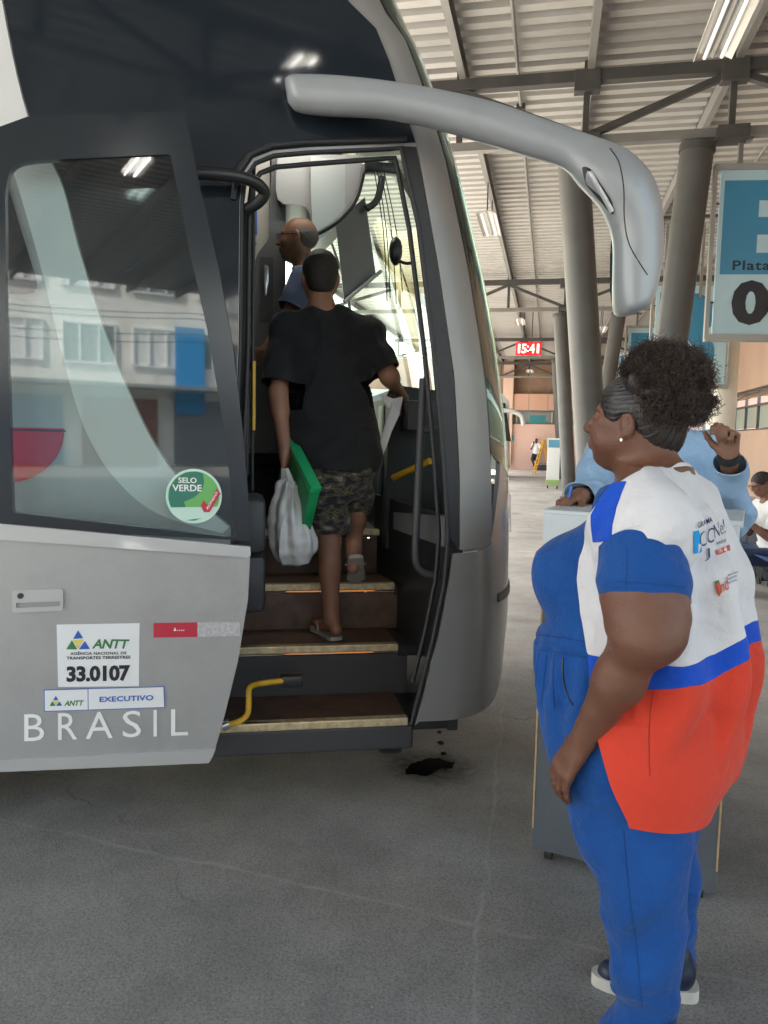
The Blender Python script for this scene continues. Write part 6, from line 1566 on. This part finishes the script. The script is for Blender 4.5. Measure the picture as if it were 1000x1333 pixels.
# white carrier bag
bgc = px3(380, 690, 3.30); cb = empty('carrier_bag', tuple(px3(382, 735, 3.30))); tag(cb, 'full white plastic carrier bag hanging from the hand of the climbing man', 'bag')
ic = V3(cb.location)
F = Field(np.array((-.16, -.13, -.03)), np.array((.16, .13, .44)), .005)
pz = lambda x, y: (px3(x, y, 3.30)-ic)
rowsb = []
for y, x0, x1, b_ in ((733, 360, 402, .06), (720, 354, 410, .085), (700, 351, 411, .09), (675, 351, 405, .08), (655, 354, 396, .06), (640, 358, 388, .04), (628, 363, 383, .022)):
    a, c = pz(x0, y), pz(x1, y); rowsb.append(((a[2]+c[2])/2, (a[0]+c[0])/2, 0, (c[0]-a[0])/2, b_))
F.stack(rowsb, .02, 2.4); P, Fc = F.net(2); N = vnormals(P, Fc); ang = np.arctan2(P[:, 1], P[:, 0])
d = .005*np.sin(ang*9+P[:, 2]*10+2*wob(P, 9, 2))*np.clip(P[:, 2]/.1, 0, 1)+.006*wob(P, 40, 5)+.004*wob(P, 75, 6)+.010*ridge(P*np.array((1, 1, .5)), 34, 7)-.004; P = P+N*(d*1.5)[:, None]
bagm = mat('white_plastic_film', (.66, .65, .64), .35, 0, .5, bump=(28, .5)); bagm.node_tree.nodes['Principled BSDF'].inputs['Transmission Weight'].default_value = .12
npmesh('bag', P, Fc, bagm, cb)
m = MB()
for x0, x1, y_ in ((366, 369, .03), (381, 373, -.03)):
    a, b_ = pz(x0, 636), pz(x1, 610); a = a+np.array((0, y_, 0)); c = (a*.5+b_*.5)+np.array((.004, 0, 0)); m.tube([tuple(a), tuple(c), tuple(b_)], [.020, .012, .009], 8, flat=.3); m2 = MB(); m2.tube([tuple(a), tuple(c), tuple(b_)], [.020, .012, .009], 8, flat=.3); m2.build('bag_handle', bagm, cb, 60)
# paper slip in his other hand
pp = [(494, 512), (512, 519), (525, 516), (520, 540), (510, 562), (503, 582), (497, 597), (492, 590), (497, 568), (503, 545), (506, 532)]
me = bpy.data.meshes.new('paper_slip'); me.from_pydata([tuple(px3(x, y, 3.60-.001*(y-510)+.02*sin(y*.09))) for x, y in pp], [], [tuple(range(len(pp)))])
o = link('paper_slip', me, mat('white_paper', (.72, .72, .75), .7)); o.modifiers.new('t', 'SOLIDIFY').thickness = .0006; tag(o, 'crumpled white paper slip in the climbing man right hand', 'paper')
# ---- bald man with glasses on the landing
zl = sz[3]; fB = unit((-1, .12, 0))
hb = px3(388, 312, 4.35)
JB = dict(head=hb, neck=hb+np.array((.035, .0, -.19)), chest=hb+np.array((.05, .02, -.42)), pelvis=hb+np.array((.05, .02, -.80)),
          sh_l=hb+np.array((.06, -.19, -.27)), sh_r=hb+np.array((.05, .20, -.27)), el_l=px3(372, 418, 4.10), el_r=hb+np.array((.02, .27, -.55)), wr_l=px3(345, 458, 4.02), wr_r=hb+np.array((-.05, .26, -.78)),
          hip_l=hb+np.array((.05, -.08, -.85)), hip_r=hb+np.array((.05, .12, -.85)))
hz = hb[2]-.85; kz = (hz+zl)/2+.02
for s_, yy in (('l', -.08), ('r', .12)):
    JB['kn_'+s_] = np.array((hb[0]+.04, hb[1]+yy, kz)); JB['an_'+s_] = np.array((hb[0]+.07, hb[1]+yy, zl+.09)); JB['toe_'+s_] = np.array((hb[0]-.09, hb[1]+yy, zl+.035))
bald, gB, AB, HB_ = figure('bald man with glasses and a navy polo shirt standing inside the bus door', (hb[0]+.05, hb[1], zl), fB, JB, SK2, cloth('navy_polo', (.085, .11, .19), .85, (18, .3)), cloth('dark_trousers', (.03, .03, .035), .9),
    mat('shaved_hair', (.12, .10, .09), .7, noise=(300, .4)), bald=True, h=.006, hs=1.0, sl_len=.7, hands={'l': ((-.8, -.1, -.5), (0, -1, .2), .8), 'r': ((0, 0, -1), (0, 1, 0), .3)}, wtorso=(.19, .19), dep=.68)
q = MB()
for y in (-1, 1):
    c = AB(.104, y*.031, .010); hl_, hu_ = HB_[:, 1], HB_[:, 2]
    q2 = MB(); q2.tube([Vector(tuple(c+hl_*(.024*cos(t))+hu_*(.017*sin(t)))) for t in np.linspace(0, 2*pi, 17)], .0022, 6); fr0 = q2.build('glasses_rim', M['ink_black'], bald, 60)
    q2 = MB(); q2.tube([Vector(tuple(AB(.103, y*.054, .014))), Vector(tuple(AB(.04, y*.083, .014))), Vector(tuple(AB(-.015, y*.086, .010)))], .0024, 6); q2.build('glasses_temple', M['ink_black'], bald, 60)
q.tube([Vector(tuple(gB['neck']+np.array((.055*cos(t), .062*sin(t), .02+.012*cos(t))))) for t in np.linspace(0, 2*pi, 21)], .014, 8); q.build('collar', cloth('pale_collar', (.40, .40, .46), .85), bald, 60)
# ---- stand-up desk and the man in a light blue shirt behind it
A0, B0 = PZ(692, 1104, .05), PZ(932, 1164, .05); dv = (B0-A0).normalized(); nv = Vector((-dv.y, dv.x, 0)); Wd = (B0-A0).length; ztop = PY(706, 668, A0.y)[2]
desk = empty('standing_desk', (A0.x, A0.y, 0), math.atan2(dv.y, dv.x)); tag(desk, 'worn grey wooden standing desk with a white top edge behind the woman', 'desk')
DG = mat('grey_painted_board', (.085, .095, .105), .55, noise=(2, .1), dirt=(6, (.13, .13, .13), .5)); DW = mat('white_laminate', (.62, .66, .68), .4, dirt=(5, (.45, .46, .46), .4)); DE = mat('raw_board_edge', (.42, .28, .14), .7, noise=(30, .2))
Dd = .42
m = MB(); m.box((Wd/2, .009, (ztop-.11+.05)/2+.0), (Wd, .018, ztop-.11-.05), bev=.002); m.build('front_board', DG, desk)
m = MB(); m.box((Wd/2, .005, ztop-.055), (Wd+.004, .03, .11), bev=.003); m.build('top_band', DW, desk)
for x in (.009, Wd-.009): m = MB(); m.box((x, Dd/2+.012, (ztop+.03)/2), (.018, Dd-.012, ztop-.05)); m.build('side_board', DG, desk)
m = MB(); m.box((Wd/2, Dd/2+.016, ztop+.001), (Wd+.02, Dd+.03, .022), bev=.003); m.build('desk_top', DW, desk)
m = MB(); m.box((Wd/2, Dd/2+.02, .55), (Wd-.04, Dd-.04, .018)); m.build('shelf', DG, desk)
for x in (.002, Wd-.002): m = MB(); m.box((x, -.0015, ztop/2), (.006, .003, ztop-.25)); m.build('edge_strip', DE, desk)
for x in (.05, Wd-.05):
    for y in (.05, Dd-.04):
        m = MB(); m.tube([(x-.012, y, .026), (x+.012, y, .026)], .024, 14); m.box((x, y, .045), (.04, .04, .012)); m.build('caster', M['rubber'], desk, 40)
fC = unit((-.28, -1, 0)); cx = px3(853, 600, 3.10)
def wz(x, y, Y, z=None):
    p = px3(x, y, Y)
    if z is not None: p[2] = z
    return p
JC = dict(head=wz(852, 500, 3.06, 1.63), neck=wz(853, 548, 3.10, 1.50), chest=wz(853, 620, 3.12, 1.28), pelvis=wz(856, 720, 3.16, .93),
          sh_l=wz(925, 584, 3.06, 1.43), sh_r=wz(788, 596, 3.12, 1.42), el_l=wz(957, 676, 2.94), el_r=wz(768, 668, 2.98, 1.24), wr_l=wz(949, 597, 2.72), wr_r=wz(754, 657, 2.80, ztop+.045),
          hip_l=wz(884, 740, 3.16, .90), hip_r=wz(828, 740, 3.16, .90))
for s_, xx in (('l', 888), ('r', 824)):
    k = wz(xx, 800, 3.16, .48); a = wz(xx, 900, 3.18, .09); JC['kn_'+s_] = k; JC['an_'+s_] = a; JC['toe_'+s_] = a+fC*.16+np.array((0, 0, -.055))
clerk, gC, AC, _ = figure('man in a light blue long sleeved shirt writing at the grey desk, hand raised', (cx[0], cx[1]+.02, 0), fC, JC, SK2, cloth('light_blue_shirt', (.30, .46, .66), .75, (22, .45)), cloth('navy_trousers', (.02, .025, .05), .9), HB,
    sleeve='long', h=.005, fold=1.5, hands={'l': ((-.10, -.1, 1), (.75, .65, .1), [.95, 1.3, 1.4, 1.4]), 'r': ((-.75, -.55, -.25), (-.1, .1, 1), [.7, .8, 1.0, 1.0])}, wtorso=(.20, .19), dep=.66, arm_r=(.055, .043, .030))
cuff = gC['wr_l']; axw = unit(gC['wr_l']-gC['el_l']); q = MB(); q.tube([tuple(cuff-axw*.004), tuple(cuff+axw*.020)], .037, 18); q.build('wristband', M['rubber'], clerk, 50)
pn0, pn1 = toLd, None
pw = px3(739, 660, 2.74); pen = empty('pen', tuple(pw)); tag(pen, 'blue pen in the writing hand over the grey desk', 'pen'); q = MB(); q.tube([(-.005, 0, -.035), (.012, .01, .075)], .006, 8); q.build('barrel', mat('blue_pen', (.01, .12, .5), .3), pen, 50); q = MB(); q.tube([(-.005, 0, -.035), (-.0068, -.001, -.047)], [.004, .001], 8); q.build('tip', M['chrome'], pen, 50)
# ---- seated man by the side building, his suitcase
fD = unit((-1, -.1, 0)); hd_ = px3(991, 630, 7.6)
JD = dict(head=hd_, neck=hd_+np.array((.07, 0, -.17)), chest=hd_+np.array((.12, 0, -.38)), pelvis=hd_+np.array((.17, 0, -.70)), sh_l=hd_+np.array((.10, -.19, -.24)), sh_r=hd_+np.array((.10, .19, -.24)), el_l=hd_+np.array((.0, -.22, -.50)), el_r=hd_+np.array((0, .2, -.5)),
          wr_l=px3(968, 676, 7.45), wr_r=px3(965, 672, 7.65), hip_l=hd_+np.array((.15, -.09, -.72)), hip_r=hd_+np.array((.15, .09, -.72)), kn_l=hd_+np.array((-.27, -.12, -.70)), kn_r=hd_+np.array((-.27, .12, -.70)),
          an_l=np.array((hd_[0]-.25, hd_[1]-.12, .09)), an_r=np.array((hd_[0]-.25, hd_[1]+.12, .09)), toe_l=np.array((hd_[0]-.40, hd_[1]-.12, .035)), toe_r=np.array((hd_[0]-.40, hd_[1]+.12, .035)))
JD['head'] = hd_; sitter, gD, AD, HD_ = figure('seated man in a white t-shirt looking down at a phone beside a suitcase', (hd_[0]+.15, hd_[1], 0), fD, JD, SK2, cloth('white_tshirt', (.68, .68, .68), .85), cloth('blue_jeans', (.04, .06, .12), .9), HB, h=.009, head_f=(-.9, -.1, -.42), headup=(.4, 0, .92), hands={'l': ((-1, .1, .1), (0, -.3, 1), .6), 'r': ((-1, -.1, .1), (0, .3, 1), .6)})
for y in (-1, 1):
    q2 = MB(); q2.tube([Vector(tuple(AD(.103, y*.054, .014))), Vector(tuple(AD(.04, y*.083, .014))), Vector(tuple(AD(-.015, y*.086, .010)))], .003, 6); q2.build('glasses_temple', M['ink_black'], sitter, 60)
    c = AD(.104, y*.031, .010); q2 = MB(); q2.tube([Vector(tuple(c+HD_[:, 1]*(.024*cos(t))+HD_[:, 2]*(.017*sin(t)))) for t in np.linspace(0, 2*pi, 13)], .003, 6); q2.build('glasses_rim', M['ink_black'], sitter, 60)
q2 = MB(); c = gD['wr_l']; q2.tube([tuple(c+np.array((-.01, 0, 0))), tuple(c+np.array((.02, 0, 0)))], .036, 12); q2.build('watch', M['ink_white'], sitter, 50)
ph = empty('mobile_phone', tuple((JD['wr_l']+JD['wr_r'])/2+np.array((-.12, 0, .03)))); tag(ph, 'mobile phone in the hands of the seated man', 'phone'); q = MB(); q.box((0, 0, 0), (.012, .08, .15), bev=.004); q.build('case', M['phone'], ph); q = MB(); q.box((.007, 0, 0), (.001, .07, .135)); q.build('screen', mat('phone_screen', (.02, .03, .05), .1), ph)
# bench under him
bn = empty('waiting_bench', (hd_[0]+.15, hd_[1], 0), PROT); tag(bn, 'row of blue moulded waiting seats along the platform side', 'bench')
BS = mat('blue_seat_plastic', (.02, .16, .50), .4)
for i in range(-2, 3):
    pts = spl([(-.24, .43), (-.05, .40), (.14, .41), (.22, .48), (.26, .66), (.30, .84)], 4)
    q = MB(); q.loft([[Vector((x, i*.52+y, z+t)) for x, z in pts for t in (0,)]+[Vector((x+.02, i*.52+y, z-.012)) for x, z in pts[::-1]] for y in (-.22, .22)]); q.build('seat', BS, bn, 50)
for y in (-1.2, 1.2):
    q = MB(); q.box((.05, y, .2), (.05, .05, .38)); q.build('leg', M['steel'], bn); q = MB(); q.box((.05, y, .015), (.4, .06, .03)); q.build('foot', M['steel'], bn)
q = MB(); q.box((.05, 0, .375), (.05, 2.6, .04)); q.build('rail', M['steel'], bn)
def suitcase(px, py, Y, label, m_, w_=.44, d_=.27, h_=.62, rz=0.3):
    p = PZ(px, py, 0) if Y is None else PY(px, py, Y); s_ = empty('suitcase', (p.x, p.y, 0), rz); tag(s_, label, 'suitcase')
    q = MB(); q.box((0, 0, .05+h_/2), (w_, d_, h_), bev=.06); q.build('shell', m_, s_, 40)
    q = MB(); q.box((0, 0, .05+h_/2), (w_+.008, .02, h_+.008), bev=.006); q.build('zip_band', M['rubber'], s_)
    q = MB(); q.box((0, -d_/2-.012, .05+h_*.45), (w_*.78, .05, h_*.6), bev=.02); q.build('pocket', m_, s_, 40)
    q = MB(); q.tube([(-.09, .05, .05+h_), (-.09, .05, .30+h_), (.09, .05, .30+h_), (.09, .05, .05+h_)], .010, 8); q.build('handle', M['grey_metal'], s_, 50)
    for x in (-1, 1):
        for y in (-1, 1): q = MB(); q.tube([(x*w_*.4-.012, y*d_*.33, .028), (x*w_*.4+.012, y*d_*.33, .028)], .028, 12); q.box((x*w_*.4, y*d_*.33, .05), (.03, .035, .03)); q.build('wheel', M['rubber'], s_, 40)
    return s_
suitcase(985, 752, None, 'dark grey soft suitcase standing in front of the seated man', mat('grey_suitcase_cloth', (.08, .085, .10), .8, bump=(200, .2)), .36, .30, .52, .35)
suitcase(1012, 762, None, 'black suitcase beside the dark grey one at the edge of the platform', mat('black_suitcase_cloth', (.02, .02, .025), .8), .38, .28, .60, .1)
# ---- man leaning on the far wall
fp = pl(YW-.35, 0); qd, _z = PQ(698, 590, YW-.35); bE = V3(pl(YW-.35, qd, 0)); fE = unit(V3(pl(-1, -.35, 0))); sdv = np.cross((0, 0, 1), fE)
je = lambda f_, l_, z: bE+fE*f_+sdv*l_+np.array((0, 0, z))
JE = dict(head=je(.03, 0, 1.60), neck=je(0, 0, 1.44), chest=je(0, 0, 1.25), pelvis=je(.05, 0, .92), sh_l=je(0, .19, 1.38), sh_r=je(0, -.19, 1.38), el_l=je(-.02, .27, 1.10), el_r=je(.1, -.25, 1.14), wr_l=je(.08, .24, .88), wr_r=je(.16, -.10, 1.42), hip_l=je(.05, .09, .88), hip_r=je(.05, -.09, .88), kn_l=je(.14, .09, .48), kn_r=je(.30, -.09, .52), an_l=je(.12, .09, .09), an_r=je(-.02, -.09, .30), toe_l=je(.27, .09, .035), toe_r=je(.10, -.09, .22))
figure('man in a white shirt and dark shorts leaning on the far pink wall', tuple(bE), fE, JE, SK3, cloth('far_white_shirt', (.70, .70, .70), .85), cloth('far_dark_shorts', (.02, .025, .045), .9), HB, legs='short', h=.014, hands={'l': ((0, 0, -1), (0, 1, 0), .4), 'r': ((0, 0, 1), (0, 1, 0), .8)})
for k, (x, lab) in enumerate(((704, 'dark holdall on the floor beside the man at the far wall, nearer to him'), (711, 'dark holdall on the floor at the far wall, nearer to the yellow ladder'))):
    qq_, _z = PQ(x, 612, YW-.5); p = pl(YW-.5, qq_, 0); hb_ = empty('holdall', p, PROT); tag(hb_, lab, 'bag', 'holdalls at the far wall'); q = MB(); q.box((0, 0, .15), (.42, .26, .30), bev=.08); q.build('body', M['dark_plastic'], hb_, 40); q = MB(); q.tube([(-.1, 0, .28), (-.08, 0, .38), (.08, 0, .38), (.1, 0, .28)], .012, 6); q.build('strap', M['rubber'], hb_, 50)
# ---- yellow step ladder, info board
qq_, _z = PQ(706, 618, 38); ld = empty('step_ladder', pl(38, qq_, 0), PROT+.3); tag(ld, 'yellow folding step ladder near the far wall', 'ladder')
for y in (-.2, .2):
    for s_ in (-1, 1): q = MB(); q.beam((s_*.42, y, 0), (0, y*.7, 1.6), .05, .05, (0, 1, 0)); q.build('stile', M['yellow'], ld)
for i in range(5): t = (i+.5)/5.5; q = MB(); q.box((-.42*(1-t), 0, 1.6*t), (.08, .36-.1*t, .03)); q.build('tread', M['yellow'], ld)
q = MB(); q.box((0, 0, 1.61), (.2, .3, .03)); q.build('top_step', M['yellow'], ld)
qq_, _z = PQ(719, 636, 25.5); ib = empty('info_board', pl(25.5, qq_, 0), PROT); tag(ib, 'narrow white wheeled information board with green foot beside the thin column', 'info board')
q = MB(); q.box((0, 0, .95), (.40, .05, 1.35), bev=.01); q.build('panel', M['ink_white'], ib); q = MB(); q.box((0, -.028, 1.45), (.36, .006, .25)); q.build('header', mat('board_header', (.12, .35, .5), .5), ib)
q = MB(); q.box((0, 0, .20), (.42, .3, .16), bev=.01); q.build('foot', mat('green_foot', (.35, .50, .18), .5), ib)
for x in (-.15, .15): q = MB(); q.tube([(x-.02, 0, .05), (x+.02, 0, .05)], .05, 10); q.build('wheel', M['rubber'], ib)
# ---- far bus
qb0, _z = PQ(668, 600, 33); fbz = empty('coach_bus', pl(33, qb0, 0), BYAW+radians(2)); tag(fbz, 'white coach parked in the far bay, only its nose showing past the near bus', 'bus')
sec = lambda u, v0, v1, z0, z1: [Vector((u, v0, z0)), Vector((u, v1, z0)), Vector((u, v1, z1)), Vector((u, v0, z1))]
q = MB(); q.loft([sec(-7, 0, 2.5, .35, 3.5), sec(-.6, 0, 2.5, .35, 3.5), sec(-.25, .05, 2.45, .32, 1.5)[:2]+sec(-.25, .05, 2.45, .32, 3.2)[2:], sec(.0, .35, 2.15, .4, 1.5)[:2]+sec(-.12, .35, 2.15, .4, 2.9)[2:]]); q.build('body', M['white_paint'], fbz, 40)
q = MB(); q.prism([(-.9, 1.6), (-.12, 1.5), (-.45, 3.1), (-.9, 3.1)], lambda a, b, d: Vector((a, d, b)), -.02, .1); q.build('windscreen_wrap', M['black_glass'], fbz)
q = MB(); q.prism([(-1.7, .5), (-1.0, .5), (-1.0, 2.5), (-1.7, 2.5)], lambda a, b, d: Vector((a, d, b)), -.03, .05); q.build('door_opening', M['rubber'], fbz)
q = MB(); q.tube([(-1.1, -.06, 1.0), (-1.1, -.06, 1.7), (-1.3, -.06, 1.9)], .03, 6); q.build('grab_rail', M['yellow'], fbz)
q = MB(); q.tube([tuple(p) for p in spl([(-.9, -.1, 2.75), (-.3, -.2, 2.78), (.15, -.3, 2.6), (.28, -.3, 2.2)], 5)], .10, 10); q.build('mirror_arm', M['white_paint'], fbz, 50)
q = MB(); q.box((.02, .9, .9), (.05, .5, .2), bev=.02); q.build('headlight', M['lamp_glass'], fbz)
q = MB(); q.tube([(-2.4, .0, .5), (-2.4, .3, .5)], .5, 20); q.build('wheel', M['rubber'], fbz, 40)
# ---- stains on the ground
M['oil'] = mat('black_oil', (.004, .004, .004), .08, 0, .5)
def blob(pxs, name, label, z=.003, m=None, n=5):
    pts = [PZ(x+random.uniform(-1.4, 1.4), y+random.uniform(-.8, .8), z) for x, y in spl(pxs, n, True)]; me = bpy.data.meshes.new(name); me.from_pydata([tuple(p) for p in pts], [], [tuple(range(len(pts)))]); o = link(name, me, m or M['oil']); return o
o = blob([(528, 1003), (538, 994), (555, 988), (570, 987), (580, 990), (591, 993), (588, 1000), (575, 999), (568, 1004), (556, 1010), (540, 1008), (529, 1008)], 'oil_stain', ''); tag(o, 'black wet oil stain on the asphalt under the bus corner', 'stain')
soak = bpy.data.materials.new('oil_soak'); soak.use_nodes = True; t_ = soak.node_tree; b_ = t_.nodes['Principled BSDF']; b_.inputs['Base Color'].default_value = (.03, .029, .027, 1); b_.inputs['Roughness'].default_value = .55
tc_ = t_.nodes.new('ShaderNodeTexCoord'); gr = t_.nodes.new('ShaderNodeTexGradient'); gr.gradient_type = 'SPHERICAL'; nz_ = t_.nodes.new('ShaderNodeTexNoise'); nz_.inputs['Scale'].default_value = 6; nz_.inputs['Detail'].default_value = 6
ml = t_.nodes.new('ShaderNodeMath'); ml.operation = 'MULTIPLY'; mp_ = t_.nodes.new('ShaderNodeMapRange'); mp_.inputs[1].default_value = .12; mp_.inputs[2].default_value = .5; mp_.inputs[4].default_value = .75
t_.links.new(tc_.outputs['Object'], gr.inputs[0]); t_.links.new(tc_.outputs['Object'], nz_.inputs[0]); t_.links.new(gr.outputs[0], ml.inputs[0]); t_.links.new(nz_.outputs[0], ml.inputs[1]); t_.links.new(ml.outputs[0], mp_.inputs[0]); t_.links.new(mp_.outputs[0], b_.inputs['Alpha'])
pc_ = PZ(560, 998, .0015)
q = MB(); q.add([(cos(t), sin(t), 0) for t in np.linspace(0, 2*pi, 33)[:-1]], [tuple(range(32))]); sk = q.build('soaked_edge', soak, o); sk.location = pc_; sk.scale = (.30, .26, 1)
q = MB()
for x, y, r in ((572, 953, .016), (574, 967, .02), (577, 981, .015)):
    c = PZ(x, y, .003); k = MB(); k.add([(c.x+r*cos(t)*random.uniform(.7, 1.2), c.y+r*1.3*sin(t), .003) for t in np.linspace(0, 2*pi, 12)[:-1]], [tuple(range(11))]); d_ = k.build('oil_drop', M['oil'], o)
dc = empty('drain_cover', PZ(508, 976, .002)); tag(dc, 'small round metal cover set in the asphalt beside the oil stain', 'cover'); q = MB(); q.tube([(0, 0, 0), (0, 0, .004)], .055, 24); q.build('rim', M['steel'], dc, 30)
for k in range(-2, 3): q = MB(); q.box((0, k*.018, .006), (.07, .006, .004)); q.build('slot_bar', M['rubber'], dc)
# little litter specks
q = MB()
for k in range(24):
    x, y = random.uniform(20, 690), random.uniform(1010, 1325); r = random.uniform(.0025, .006); c = PZ(x, y, .002)
    q.add([(c.x+r*cos(t)*random.uniform(.6, 1.3), c.y+r*sin(t)*random.uniform(.6, 1.3), .002) for t in np.linspace(0, 2*pi, 7)[:-1]], [tuple(range(6))])
tag(q.build('litter_flecks', mat('litter_grey', (.30, .29, .27), .7)), kind='stuff')
